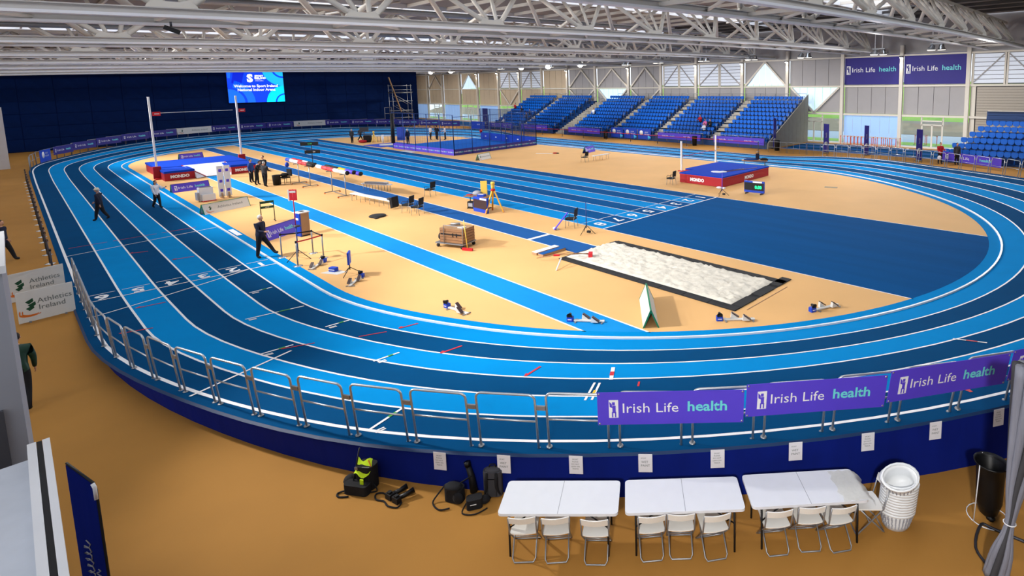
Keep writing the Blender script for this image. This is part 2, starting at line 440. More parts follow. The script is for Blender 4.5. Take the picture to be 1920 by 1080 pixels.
# fabric skirt under the raised outer edge of both bends
def skirt(i0, i1, name):
    mb = MB()
    for i in range(i0, i1):
        a, b = at(i, dE(i), -.006), at(i + 1, dE(i + 1), -.006); c, e = at(i, dS(i)), at(i + 1, dS(i + 1))
        mb.add([(c[0], c[1], 0), (e[0], e[1], 0), b, a], [(0, 1, 2, 3)], True)
    mb.build(name, 'skirt_navy', TRACK)
skirt(-16, 71 + 14, 'skirt'); skirt(71 + 39 - 14, 71 + 39 + 71 + 14, 'skirt')
mb = MB()
for i in range(-16, 71 + 14):
    a, b = at(i, dE(i), .002), at(i + 1, dE(i + 1), .002); c, e = at(i + 1, dE(i + 1) + .05, -.035), at(i, dE(i) + .05, -.035)
    mb.add([a, e, c, b], [(0, 1, 2, 3)], True)
mb.build('edge_trim', 'edge_navy', TRACK)
def mark(x0, y0, x1, y1, w, m, name='track_mark', n=3, lift=.010):
    mb = MB(); d = Vector((x1 - x0, y1 - y0)).normalized(); s = Vector((-d.y, d.x)) * w / 2
    P = [(x0 + (x1 - x0) * k / n, y0 + (y1 - y0) * k / n) for k in range(n + 1)]; vs = []
    for x, y in P:
        for g in (-1, 1): X, Y = x + s.x * g, y + s.y * g; vs.append((X, Y, track_frame(X, Y)[0] + lift))
    mb.add(vs, [(2 * k, 2 * k + 1, 2 * k + 3, 2 * k + 2) for k in range(n)])
    return mb.build(name, m, TRACK)
YK = CY - RK - SHL
mark(-6.45, YK, -6.45, YK - LW * 6, .06, 'line_white', 'finish_line', 12)
for k in range(6):
    y = YK - LW * (k + .5)
    mark(-7.35, y + .38, -7.35, y - .38, .04, 'line_white', 'number_line')
    lettering(str(k + 1), .8, 'line_white', TRACK, (-6.88, y, track_frame(-6.88, y)[0] + .008), rot=(0, 0, -PI / 2), flat=True, name='lane_number', bold=.02)
mark(-6.42, -22.9, -4.3, -27.4, .06, 'line_white', 'stagger_line', 12)
mark(-15.9, YK, -14.8, -27.45, .05, 'line_white', 'stagger_line', 12)
mark(4.68, -26.6, 3.4, -24.3, .06, 'line_white', 'stagger_line', 8)
for a in ((-3.16, -23.63, -3.27, -22.91), (-.23, -24.44, -.34, -22.82), (2.14, -23.05, 2.01, -22.34), (3.12, -24.92, 2.99, -24.13), (5.58, -23.14, 5.48, -22.44), (8.92, -24.64, 8.5, -23.75)):
    mark(*a, .06, 'line_white', 'stagger_line')
    x, y = a[0] * .45 + a[2] * .55, a[1] * .45 + a[3] * .55
    mark(x, y, a[2] * .75 + a[0] * .25, a[3] * .75 + a[1] * .25, .065, 'line_green', 'green_mark', 1, .014)
    for o in (.13, .2): mark(a[0] + o, a[1] + .05, a[0] + o - .02, a[1] + .25, .04, 'line_white', 'small_mark', 1)
mark(10.86, -20.1, 10.37, -19.53, .09, 'line_white', 'stagger_line'); mark(10.7, -19.92, 10.55, -19.74, .095, 'line_red', 'red_mark', 1, .014)
mark(11.2, -21.2, 10.69, -20.44, .05, 'line_white', 'stagger_line'); mark(11.3, -21.1, 10.79, -20.38, .05, 'line_white', 'stagger_line'); mark(11.12, -20.9, 11.0, -20.72, .055, 'line_yellow', 'yellow_mark', 1, .014)
mark(16.2, -13.28, 16.95, -13.3, .06, 'line_white', 'stagger_line'); mark(16.5, -13.29, 16.75, -13.3, .065, 'line_red', 'red_mark', 1, .014)
for a in ((-4.26, -26.45, -4.25, -25.7), (-10.5, -24.55, -10.4, -23.85), (-1.5, -27.1, -1.37, -26.4), (6.31, -21.75, 6.24, -21.1), (9.15, -21.2, 8.95, -20.6), (3.73, -21.63, 3.71, -21.05), (-13.2, -25.6, -13.0, -25.0), (17.3, -16.6, 16.8, -16.3)):
    mark(*a, .06, 'line_red', 'red_mark'); mark(a[0], a[1], a[0] - .1, a[1] + .13, .06, 'line_red', 'red_mark', 1)
for a in ((3.1, -24.45, 3.25, -23.7), (3.6, -22.7, 3.75, -22.0), (-16.5, -27.3, -16.6, -26.0), (-16.6, -25.8, -16.7, -24.2), (-16.7, -24.0, -16.8, -22.6), (11.6, -20.0, 11.45, -19.8)): mark(*a, .045, 'line_red', 'red_mark')
mark(-14.6, -21.62, -12.9, -21.62, .22, 'line_white', 'white_panel', 2, .03)

# ---------------------------------------------------------------- sand pit
PIT = struct('sand_pit', MB().poly([(2.0, -14.25, .004), (10.4, -14.25, .004), (10.4, -10.85, .004), (2.0, -10.85, .004)]), 'rubber_black', label='long jump pit edged with black rubber tiles')
n = 8; L = (10.4 - 2.1) / n
for k in range(n):
    for y in (-11.02, -14.08): MB().box((2.1 + L * (k + .5), y, .02), (L - .02, .33, .03)).build('edge_tile', 'rubber_black', PIT)
for k in range(3): MB().box((10.22, -13.75 + 1.2 * (k + .35) - .1, .02), (.36, .92, .03)).build('edge_tile', 'rubber_black', PIT)
MB().box((2.02, -12.55, .01), (.05, 3.3, .02)).build('edge_board', 'dark_steel', PIT)
mb = MB(); nx, ny = 70, 28; vs = []
for i in range(nx + 1):
    for j in range(ny + 1):
        e = min(i, nx - i, j, ny - j)
        vs.append((2.06 + 7.98 * i / nx, -13.92 + 2.74 * j / ny, .015 + (random.random() * .11 if e > 0 else 0)))
mb.add(vs, [(i * (ny + 1) + j, (i + 1) * (ny + 1) + j, (i + 1) * (ny + 1) + j + 1, i * (ny + 1) + j + 1) for i in range(nx) for j in range(ny)], True)
sd = mb.build('sand', 'sand', PIT); sd['kind'] = 'stuff'
MB().box((10.62, -12.6, .004), (.03, 2.6, .008)).build('floor_joint', 'wood', PIT)

# ---------------------------------------------------------------- far curtain wall
XW = -80.
WALL_FAR = struct('wall_far', MB().box((XW - .3, -9, 5.2), (.3, 61.4, 10.4)), 'curtain_navy', label='dark navy padded wall behind the far bend')
pm = MB().box((0, 0, 0), (.1, 3.03, 1.44)).mesh('panel', 'curtain_navy')
for i in range(20):
    for j in range(7): link('panel', pm, WALL_FAR, (XW - .11, -38.1 + 3.07 * i, .8 + 1.48 * j))
struct('wall_end', MB().box((-106.2, -4, 6.5), (.4, 82, 13)), 'curtain_navy', label='dark end wall of the hall beyond the curtain')

# ---------------------------------------------------------------- side wall with columns, panels and glazing
YW = 33.3
WR = struct('wall_right', MB().box((-31, YW + .45, 11.5), (151, .3, 4.4)), 'panel_grey', label='grey panelled side wall above the stands')
COLX = [24.5, 18.4, 12.3, 6.15, .05, -6.13, -12.74, -18.86, -26.0, -32.1, -38.3, -45.4, -52., -58.6, -65., -71.5, -78.5, -84.9, -91.8, -98., -105.]
cm = MB().box((0, 0, 5.2), (.34, .34, 10.4)).mesh('column', 'column_cream')
for x in COLX: link('column', cm, WR, (x, YW - .1, 0))
ZG1, ZG2, ZG3 = 3.25, 6.3, 9.3
def wpanel(name, x0, x1, z0, z1, m, y=YW + .25, t=.08): return MB().box(((x0 + x1) / 2, y, (z0 + z1) / 2), (abs(x1 - x0), t, z1 - z0)).build(name, m, WR)
BAYK = {4: 'banner', 3: 'banner', 2: 'louvre_shutter', 5: 'inv_tri', 6: 'tri', 7: 'louvre', 8: 'louvre', 9: 'cross', 10: 'cross_inv', 11: 'cross', 13: 'louvre', 14: 'louvre_low', 16: 'tri', 18: 'brace'}
for b in range(len(COLX) - 1):
    x1, x0 = COLX[b] - .17, COLX[b + 1] + .17; W = x1 - x0; k = BAYK.get(b, 'plain'); far = b >= 12
    cm_ = 'panel_warm_lit' if far else 'panel_grey'
    MB().box(((x0 + x1) / 2, YW - .02, ZG1), (W, .22, .2)).build('girt', 'column_cream', WR)
    MB().box(((x0 + x1) / 2, YW, ZG2), (W, .16, .18)).build('girt', 'column_cream', WR)
    MB().box(((x0 + x1) / 2, YW, ZG3 + .1), (W, .16, .16)).build('girt', 'column_cream', WR)
    n = 4; w = W / n
    def cladding(z0, z1):
        for j in range(n): wpanel('cladding_panel', x0 + w * j + .02, x0 + w * (j + 1) - .02, z0 + .02, z1 - .02, cm_)
        wpanel('backing', x0, x1, z0, z1, 'panel_gap', YW + .34, .05)
    # middle band
    if k == 'louvre_shutter' and b == 2:
        for j in range(24): MB().box(((x0 + x1) / 2, YW + .2, .15 + j * .255), (W * .8, .05, .235)).build('shutter_slat', 'shutter', WR)
        wpanel('backing', x0, x1, 0, ZG2, 'panel_gap', YW + .34, .05)
        for x in (x0 + W * .05, x1 - W * .05): wpanel('door_jamb', x - .2, x + .2, 0, ZG2, 'column_cream', YW + .18, .12)
    elif k in ('inv_tri', 'cross_inv'):
        xm = (x0 + x1) / 2; zt, zb = ZG2 - .12, ZG1 + .25
        for px_, w0 in ((x0, x0), (x1, x1)):
            vs = [(px_, zt), (px_, zb - .1), (xm, zb - .1)]; g = -1 if px_ == x0 else 1
            MB().add([(vs[0][0] - g * W * .06, YW + .25, vs[0][1]), (vs[0][0], YW + .25, vs[0][1]), (vs[1][0], YW + .25, vs[1][1]), (vs[2][0], YW + .25, vs[2][1])], [(0, 1, 2, 3)]).build('cladding_panel', cm_, WR)
        for j in range(6):
            xa, xb = x0 + W * .06 + W * .88 * j / 6, x0 + W * .06 + W * .88 * (j + 1) / 6
            zz = lambda x: zb + (zt - zb) * abs(x - xm) / (W * .44)
            MB().add([(xa + .02, YW + .2, zt), (xa + .02, YW + .2, zz(xa + .02)), (xb - .02, YW + .2, zz(xb - .02)), (xb - .02, YW + .2, zt)], [(0, 1, 2, 3)]).build('pane', 'poly_white', WR)
        for g in (-1, 1): MB().bar((xm, YW + .05, zb - .15), (xm + g * W * .46, YW + .05, zt), .2, .2).build('brace', 'column_cream', WR)
        if k == 'cross_inv':
            for g in (-1, 1): MB().bar((xm, YW + .05, ZG3 - .1), (xm + g * W * .48, YW + .05, ZG2 + .1), .2, .2).build('brace', 'column_cream', WR)
    else:
        cladding(ZG1 + .1, ZG2 - .08)
        if k == 'cross':
            for g in (-1, 1): MB().bar(((x0 + x1) / 2 + g * W * .12, YW + .05, ZG1 + 1.2), ((x0 + x1) / 2 + g * W * .48, YW + .05, ZG2 - .1), .2, .2).build('brace', 'column_cream', WR)
        if k == 'louvre_low':
            for g in (-1, 1): MB().bar(((x0 + x1) / 2, YW + .05, ZG1 + .1), ((x0 + x1) / 2 + g * W * .48, YW + .05, ZG2 - .1), .2, .2).build('brace', 'column_cream', WR)
    # upper band
    if k in ('louvre', 'louvre_low', 'louvre_shutter'):
        wpanel('backing', x0, x1, ZG2 + .1, ZG3, 'panel_gap', YW + .34, .05)
        for h in (0, 1):
            xa = x0 + .25 + h * (W - .2) / 2; xb = xa + (W - .9) / 2
            for j in range(7): MB().box(((xa + xb) / 2, YW + .2, ZG2 + .38 + j * .4), (xb - xa, .04, .35)).build('louvre_pane', 'louvre', WR)
            MB().bar((xa, YW + .1, ZG2 + .3) if h == 0 else (xb, YW + .1, ZG2 + .3), (xb, YW + .1, ZG3 - .1) if h == 0 else (xa, YW + .1, ZG3 - .1), .14, .1).build('brace', 'panel_grey', WR)
            for x in (xa - .1, xb + .1): wpanel('window_frame', x - .1, x + .1, ZG2, ZG3, 'column_cream', YW + .16, .12)
    elif k == 'tri':
        xm = (x0 + x1) / 2; zb, zt = ZG2 + .12, ZG3 - .15
        for px_ in (x0, x1):
            g = -1 if px_ == x0 else 1
            MB().add([(px_ - g * W * .06, YW + .25, zb), (px_, YW + .25, zb), (px_, YW + .25, zt + .2), (xm, YW + .25, zt + .2)], [(0, 1, 2, 3)]).build('cladding_panel', cm_, WR)
        for j in range(6):
            xa, xb = x0 + W * .06 + W * .88 * j / 6, x0 + W * .06 + W * .88 * (j + 1) / 6
            zz = lambda x: zt - (zt - zb) * abs(x - xm) / (W * .44)
            MB().add([(xa + .02, YW + .2, zb), (xb - .02, YW + .2, zb), (xb - .02, YW + .2, max(zb, zz(xb - .02))), (xa + .02, YW + .2, max(zb, zz(xa + .02)))], [(0, 1, 2, 3)]).build('pane', 'poly_white', WR)
        for g in (-1, 1): MB().bar((xm, YW + .05, zt + .15), (xm + g * W * .48, YW + .05, zb), .2, .2).build('brace', 'column_cream', WR)
    else:
        cladding(ZG2 + .09, ZG3)
        if k in ('cross', 'brace'):
            for g in (-1, 1): MB().bar(((x0 + x1) / 2, YW + .05, ZG3 - .1), ((x0 + x1) / 2 + g * W * .48, YW + .05, ZG2 + .1), .2, .2).build('brace', 'column_cream', WR)
    # lower band: blue sheet or clear glazing with a door
    if b == 2: continue
    xm = (x0 + x1) / 2
    if (b in (4, 7, 9, 11) or (far and b % 2 == 1)):
        for j in range(6): wpanel('blue_sheet', x0 + W * j / 6 + .015, x0 + W * (j + 1) / 6 - .015, .12, ZG1 - .1, 'poly_blue', YW + .2, .03)
    else:
        for j in range(3): wpanel('glass_pane', x0 + W * j / 3 + .02, x0 + W * (j + 1) / 3 - .02, .1, ZG1 - .1, 'clear_glass', YW + .2, .02)
        for x in (xm - .95, xm, xm + .95): wpanel('door_stile', x - .07, x + .07, 0, 2.35, 'column_cream', YW + .15, .1)
        for z in (2.35, 2.75): wpanel('door_head', xm - 1, xm + 1, z - .06, z + .06, 'column_cream', YW + .15, .1)
        for x in (xm - 1.0, xm + 1.0): wpanel('door_stile', x - .06, x + .06, 2.3, ZG1, 'column_cream', YW + .15, .1)
MB().box((-31, YW - .05, .06), (151, .5, .12)).build('plinth', 'column_cream', WR)
# lamps washing down the columns
lmp = MB().box((0, 0, 0), (.3, .3, .16)).mesh('lamp_housing', 'dark_steel'); lgl = MB().box((0, 0, -.1), (.24, .2, .05)).mesh('lamp_glass', 'lamp_glow')
for i, x in enumerate(COLX[3:18]):
    if i % 2 == 1 or i in (4, 12):
        t = thing('column_lamp', 'black downlight box on the %s wall column from the roller shutter' % nth(i + 1), 'lamp', (x, YW - .45, 9.25), group='lamps on the wall columns')
        link('lamp_housing', lmp, t); link('lamp_glass', lgl, t)
        spot('column_lamp_beam', (x, YW - .46, 9.1), (x, YW - .2, 5), 260, (1, .9, .75), 60, .7, .1)
# outside, seen through the glazing
struct('ground_outside', MB().poly([(-130, 33.6, -.05), (60, 33.6, -.05), (60, 90, -.05), (-130, 90, -.05)]), 'outdoor_track', label='pale outdoor track beyond the glazing')
mb = MB().poly([(-130, 35.5, -.03), (60, 35.5, -.03), (60, 38.5, -.03), (-130, 38.5, -.03)]); struct('lawn_outside', mb, 'grass', label='strip of grass outside the glass wall')
mb = MB().add([(-130, 48, -.02), (60, 48, -.02), (60, 54, 1.3), (-130, 54, 1.3)], [(0, 1, 2, 3)]); struct('bank_outside', mb, 'earth', label='brown earth bank outside')
mb = MB().add([(-130, 54, 1.3), (60, 54, 1.3), (60, 64, 6.5), (-130, 64, 6.5)], [(0, 1, 2, 3)]); struct('hill_outside', mb, 'grass', label='grass slope outside above the bank')

# ---------------------------------------------------------------- near side: pier, parapet, ledge
mb = MB().box((9.6, -30.6, 2.58), (2.2, 3.58, 5.16)); WL = struct('wall_left', mb, 'grey_wall', label='pale grey pier beside the floor')
MB().box((9.6, -30.6, 5.2), (2.26, 3.64, .08)).build('coping', 'white_paint', WL)
MB().box((10.72, -30.2, 2.1), (.06, 2.5, 3.2)).build('dark_panel', 'grey_dark', WL)
mb = MB().box((15, -30.8, 1.8), (6.2, 4.1, 3.6)); WN = struct('wall_near', mb, 'ledge_white', label='white parapet ledge below the viewpoint')
MB().box((14.9, -28.72, 3.62), (6.0, .035, .25)).build('glass_edge', 'black', WN)
MB().box((14.9, -28.675, 3.6), (6.0, .05, .3)).build('rail_channel', 'white_paint', WN)
MB().box((14.9, -28.77, 3.6), (6.0, .06, .3)).build('rail_channel', 'white_paint', WN)
struct('wall_side', MB().box((-50, -44, 6), (100, .4, 12)), 'white_paint', label='white side wall beyond the straight')
struct('wall_behind', MB().box((44.5, -6, 6.5), (.4, 80, 13)), 'grey_wall', label='grey end wall behind the viewpoint')
struct('trim_1', MB().box((-60.2, -29.4, 2.85), (1.6, 1.35, 5.7)), 'white_paint', label='white pier at the far end of the straight')

# ---------------------------------------------------------------- roof: trusses, deck, skylights
def zr(y): return 9.25 + .62 * (1 - ((y - 20) / 48.4) ** 2)       # top of the bottom chords, slightly cambered
YS = [-43.5 + 76.3 * k / 14 for k in range(15)]
tr = thing('roof_truss', None, None); tr['kind'] = 'structure'; tr['label'] = 'white lattice roof truss spanning the hall'
for sx in (0, -2.75):
    f = MB(); l = MB()
    for a, b in zip(YS[:-1], YS[1:]):
        f.bar((sx, a, zr(a) - .09), (sx, b, zr(b) - .09), .2, .18); l.bar((sx + .04, a, zr(a) - .215), (sx + .04, b, zr(b) - .215), .34, .08)
        f.bar((sx + .02, a, zr(a) + .01), (sx + .02, b, zr(b) + .01), .34, .03)
    c = f.build('bottom_chord', 'beam_paint', tr); l.build('lower_flange', 'beam_lit', c)
TH = 2.05
mb = MB()
for a, b in zip(YS[:-1], YS[1:]): mb.bar((-1.37, a, zr(a) + TH), (-1.37, b, zr(b) + TH), .26, .22)
mb.build('top_chord', 'truss_paint', tr)
NP = 14; PY = [-41 + 5.3 * k for k in range(NP)]
dm = {}
for k, y in enumerate(PY):
    for sx in (0, -2.75):
        z0 = zr(y) + .12
        pl = MB(); pl.prism([(-.62, 0), (.62, 0), (.46, .3), (.16, .2), (-.16, .2), (-.46, .3)], -.05, .05, Matrix.Translation((sx, y, zr(y))) @ Matrix.Rotation(PI / 2, 4, 'Z') @ Matrix.Rotation(PI / 2, 4, 'X'))
        pl.build('node_plate', 'truss_paint', tr)
        for dy in (-2.65, 2.65):
            yy = y + dy
            MB().tube([(sx, y + dy * .18, z0 + .05), (-1.37, yy, zr(yy) + TH)], .112, 6).build('diagonal', 'truss_paint', tr)
        for dy in ((-.75, .75) if sx == 0 else ()): MB().tube([(sx, y + dy * .3, z0 + .1), (-1.37, y + dy, zr(y) + TH)], .085, 6).build('diagonal', 'truss_paint', tr)
    MB().bar((0, y, zr(y) - .08), (-2.75, y, zr(y) - .08), .12, .12).build('cross_strut', 'truss_paint', tr)
    MB().tube([(0, y, zr(y) - .1), (-2.75, y + 2.65, zr(y + 2.65) - .1)], .06, 5).build('diagonal', 'truss_paint', tr)
TRX = [22.3, 10.4, -1.5, -14.3, -26.7, -39.2, -51.7, -64.2, -76.7, -89.2]
tr.location = (TRX[2], 0, 0)
for x in TRX:
    if x != TRX[2]: dup(tr, (x, 0, 0))
def zd(y): return zr(y) + 3.1
ROOF = None; edges = [46]
for a in range(len(TRX) - 1): edges += [(TRX[a] + TRX[a + 1] - 2.75) / 2 + 2.0, (TRX[a] + TRX[a + 1] - 2.75) / 2 - 2.0]
edges += [-107]
YR = [-44] + YS[1:-1] + [33.5]
for k in range(0, len(edges), 2):
    mb = MB(); x1, x0 = edges[k], edges[k + 1]
    for a, b in zip(YR[:-1], YR[1:]): mb.add([(x0, a, zd(a)), (x1, a, zd(a)), (x1, b, zd(b)), (x0, b, zd(b))], [(0, 1, 2, 3)])
    if ROOF is None: ROOF = struct('ceiling', mb, 'roof_deck', label='ribbed metal roof deck over the hall')
    else: mb.build('deck_bay', 'roof_deck', ROOF)
for k in range(1, len(edges) - 1, 2):
    x1, x0 = edges[k], edges[k + 1]
    for j, (a, b) in enumerate(zip(YR[:-1], YR[1:])):
        if b > 27: continue
        MB().add([(x0, a + .06, zd(a) + .35), (x1, a + .06, zd(a) + .35), (x1, b - .06, zd(b) + .35), (x0, b - .06, zd(b) + .35)], [(0, 1, 2, 3)]).build('skylight_pane', 'skylight', ROOF)
    mb = MB()
    for x in (x0, x1):
        for a, b in zip(YR[:-1], YR[1:]): mb.bar((x, a, zd(a) + .05), (x, b, zd(b) + .05), .1, .7)
    mb.build('skylight_upstand', 'white_paint', ROOF)
    MB().add([(x0, 25.5, zd(26) + .36), (x1, 25.5, zd(26) + .36), (x1, 33.5, zd(33) + .36), (x0, 33.5, zd(33) + .36)], [(0, 1, 2, 3)]).build('deck_bay', 'roof_dark', ROOF)
for y in range(-42, 33, 3):
    mb = MB().bar((-106, y, zd(y) - .12), (45, y, zd(y) - .12), .12, .22); mb.build('purlin', 'roof_dark' if y > 20 else 'truss_paint', ROOF)
for x in (-17.8, -5.3, -30.2):
    mb = MB(); mb.tube([(x, y, zr(y) + .75) for y in YS], .13, 8); mb.build('conduit', 'galv', ROOF)
for x in (4.2, -8.6, -21):
    for y in (-14, 2, 14):
        MB().tube([(x, y, zr(y) + 2.2), (x + 3.2, y + 3.5, zd(y) - .1)], .07, 5).build('roof_brace', 'truss_paint', ROOF)

# twin floodlights hanging over the far straight
fm = {}
def floodlight(x, y, z, lit, label):
    t = thing('floodlight', label, 'lamp', (x, y, z), group='twin floodlights under the roof')
    if not fm:
        fm['h1'] = MB().lathe([(.10, .42), (.2, .36), (.24, .15), (.36, -.05), (.40, -.1)], 12, (0, 0, 0), capt=False).mesh('reflector', 'chrome')
        fm['h0'] = MB().lathe([(.10, .42), (.2, .36), (.24, .15), (.34, 0.02), (.36, 0)], 12, (0, 0, 0), M=Matrix.Rotation(.35, 4, 'Y'), capt=False).mesh('reflector', 'galv')
        fm['g'] = MB().lathe([(.36, -.07), (.30, -.12)], 12).mesh('lamp_glass', 'lamp_soft')
        fm['gg'] = MB().ball((0, 0, -.05), (.40, .40, .34), 12, 8).mesh('lamp_glass', 'lamp_glow')
        fm['rod'] = MB().tube([(0, 0, .4), (0, 0, 3.3)], .04, 6).mesh('hanger_rod', 'white_paint')
        fm['bar'] = MB().box((0, 0, .46), (1.1, .12, .1)).mesh('crossbar', 'galv')
    for s in (-.42, .42):
        h = link('reflector', fm['h1' if s > 0 else 'h0'], t, (s, 0, 0)); link('hanger_rod', fm['rod'], t, (s * .8, 0, 0))
        link('lamp_glass', fm['gg' if (lit and s < 0) else 'g'], h)
    link('crossbar', fm['bar'], t)
FL = [(4.87, 9.6, 0), (-.15, 9.4, 0), (-7.6, 9.42, 0), (-13.9, 9.45, 0), (-20.3, 9.55, 0), (-27.3, 9.55, 0), (-32.8, 9.5, 0), (-41.5, 9.75, 1), (-48.7, 9.7, 1), (-55.4, 9.75, 1), (-61.3, 9.75, 0), (-67.6, 9.8, 0), (-76.8, 9.7, 1), (-84.2, 9.7, 1)]
for i, (x, z, l) in enumerate(FL):
    floodlight(x, 27, z, l, '%s twin floodlight from the roller shutter along the far side%s' % (nth(i + 1), ', one lamp glaring' if l else ''))

# ---------------------------------------------------------------- seating stands
BL = [(-16.6, -10.2), (-25.0, -18.0), (-32.8, -26.4), (-41.2, -34.3), (-52.2, -45.2), (-60.7, -53.6)]
BN = ['stand by the plank wall', 'second stand from the plank wall', 'a', 'b', 'c', 'd']
_BN = ['the far stand block beside the plank end wall', 'the second far stand block from the plank end wall', 'the third far stand block from the plank end wall', 'the stand block just beyond the third', 'the stand block left of the wide stairway', 'the leftmost far stand block']
ORD = ['front', 'second', 'third', 'fourth', 'fifth', 'sixth', 'seventh', 'eighth', 'ninth', 'tenth', 'top']
Y0, DY, DZ, ZB = 24.1, .8, .425, .12
sp = [(-.1, 0), (.1, 0), (.185, .05), (.225, .13), (.225, .27), (.19, .33), (.1, .35), (-.1, .35), (-.19, .33), (-.225, .27), (-.225, .13), (-.185, .05)]
sb = MB(); RX = Matrix.Rotation(PI / 2, 4, 'X')
sb.prism([(x * .98, z + .49) for x, z in sp], -.04, .04, Matrix.Translation((0, .12, 0)) @ RX)
sb.prism([(x * .9, z * .85 + .47) for x, z in sp], -.045, .045, Matrix.Translation((0, -.0, 0)) @ Matrix.Rotation(-.12, 4, 'X') @ RX)
sb.box((0, .1, .26), (.05, .06, .52))
seat_me = sb.mesh('seat', 'seat_blue')
ST = thing('seating_stand', 'long stepped navy stand carrying the blue seats', 'stand', (0, 0, 0))
for x0, x1 in ((-42.0, -10.0), (-61.5, -44.4)):
    for r in range(11): MB().box(((x0 + x1) / 2, Y0 - .35 + DY * r + DY / 2, (ZB + DZ * r) / 2), (x1 - x0, DY, ZB + DZ * r)).build('tier', 'stand_navy', ST)
    MB().box(((x0 + x1) / 2, Y0 - .42, .4), (x1 - x0, .06, .8)).build('front_panel', 'stand_navy', ST)
for xa in (-17.3, -25.7, -33.55, -52.9):
    for r in range(11):
        for q in (0, 1): MB().box((xa, Y0 - .35 + DY * r + .2 + .4 * q, ZB + DZ * r + .06 + .2 * q - .1), (1.25, .4, .2)).build('aisle_step', 'concrete_step', ST)
for r in range(20): MB().box((-43.2, Y0 + .2 + .42 * r, .1 + .21 * r), (2.3, .44, .2)).build('stair_tread', 'concrete', ST)
for j in range(10):    # plank end wall
    ya = Y0 - .4 + 9.2 * j / 10; yb = Y0 - .4 + 9.2 * (j + 1) / 10 - .03; za = .55 + DZ / DY * (ya - Y0 + .4); zb = .55 + DZ / DY * (yb - Y0 + .4)
    MB().add([(-9.98, ya, 0), (-9.98, yb, 0), (-9.98, yb, zb), (-9.98, ya, za), (-9.9, ya, 0), (-9.9, yb, 0), (-9.9, yb, zb), (-9.9, ya, za)], [(0, 3, 2, 1), (4, 5, 6, 7), (3, 7, 6, 2), (0, 4, 7, 3), (1, 2, 6, 5)]).build('end_plank', 'concrete', ST)
def rail_frame(mb, a, b, h):
    a, b = Vector(a), Vector(b); u = Vector((0, 0, h))
    mb.tube([a, a + u, b + u, b], .03, 5); mb.tube([a + u * .5, b + u * .5], .02, 4)
for xa in (-10.15, -17.95, -16.65, -26.35, -25.05, -34.25, -32.85, -45.1, -41.9, -53.5):
    for r in range(1, 11, 2 if xa != -10.15 else 1):
        mb = MB(); y = Y0 - .35 + DY * r; z = ZB + DZ * r; rail_frame(mb, (xa, y, z), (xa, y + .7, z), .85); mb.build('aisle_rail', 'galv', ST)
for x0, x1 in BL:
    n = 4
    for j in range(n):
        mb = MB(); xa = x0 + (x1 - x0) * j / n; xb = x0 + (x1 - x0) * (j + 1) / n - .06; rail_frame(mb, (xa, Y0 - .45, .1), (xb, Y0 - .45, .1), 1.15); mb.build('front_rail', 'galv', ST)
for x in range(-60, -10, 2):
    if -45.5 < x < -41: continue
    mb = MB(); rail_frame(mb, (x, Y0 + 8.6, 4.4), (x + 1.95, Y0 + 8.6, 4.4), 1.1); mb.build('back_rail', 'galv', ST)
rest = MB(); nind = 0
seat_v = [tuple(v.co) for v in seat_me.vertices]; seat_f = [tuple(p_.vertices) for p_ in seat_me.polygons]
for bi, (x0, x1) in enumerate(BL):
    n = round((x1 - x0) / .5); w = (x1 - x0) / n
    for r in range(11):
        for j in range(n):
            x = x0 + w * (j + .5); y = Y0 + DY * r; z = ZB + DZ * r
            if bi == 0 or (bi == 1 and r < 7):
                s = link('stadium_seat', seat_me, None, (x, y, z)); nind += 1
                tag(s, 'blue seat, %s from the left in the %s row, %s' % (nth(j + 1), ORD[r], BN[bi]), 'seat', 'seats in the %s row of the %s' % (ORD[r], BN[bi]))
            else: rest.add([(a + x, b + y, c + z) for a, b, c in seat_v], seat_f)
rs = rest.build('stadium_seats', 'seat_blue'); tag(rs, 'remaining blue tip-up seats in the farther stand blocks', 'seats', kind='stuff')
# stand at the near end of the far side, half folded
S2 = thing('seating_stand', 'half folded navy stand beside the roller shutter', 'stand', (0, 0, 0))
for r in range(6):
    x0 = 6.45 + .46 * r
    MB().box((x0 + 5, 24.2 + .8 * r + .05, (.14 + .44 * r) / 2), (10, .8, .14 + .44 * r)).build('tier', 'stand_navy', S2)
    for j in range(12):
        s = link('stadium_seat', seat_me, None, (x0 + .3 + .49 * j, 24.2 + .8 * r, .14 + .44 * r)); nind += 1; s.scale = (1.1, 1.1, 1.14)
        tag(s, 'blue seat, %s from the left in the %s row, half folded stand' % (nth(j + 1), ORD[r]), 'seat', 'seats in the %s row of the half folded stand' % ORD[r])
for q in range(3): MB().box((14, 29.0 + .1 * q, 3.2 + .35 * q), (10.6, .5, .33)).build('folded_tier', 'stand_navy', S2)
MB().box((13.9, 28.95, 4.12), (10.2, .6, .04)).build('top_board', 'column_cream', S2)
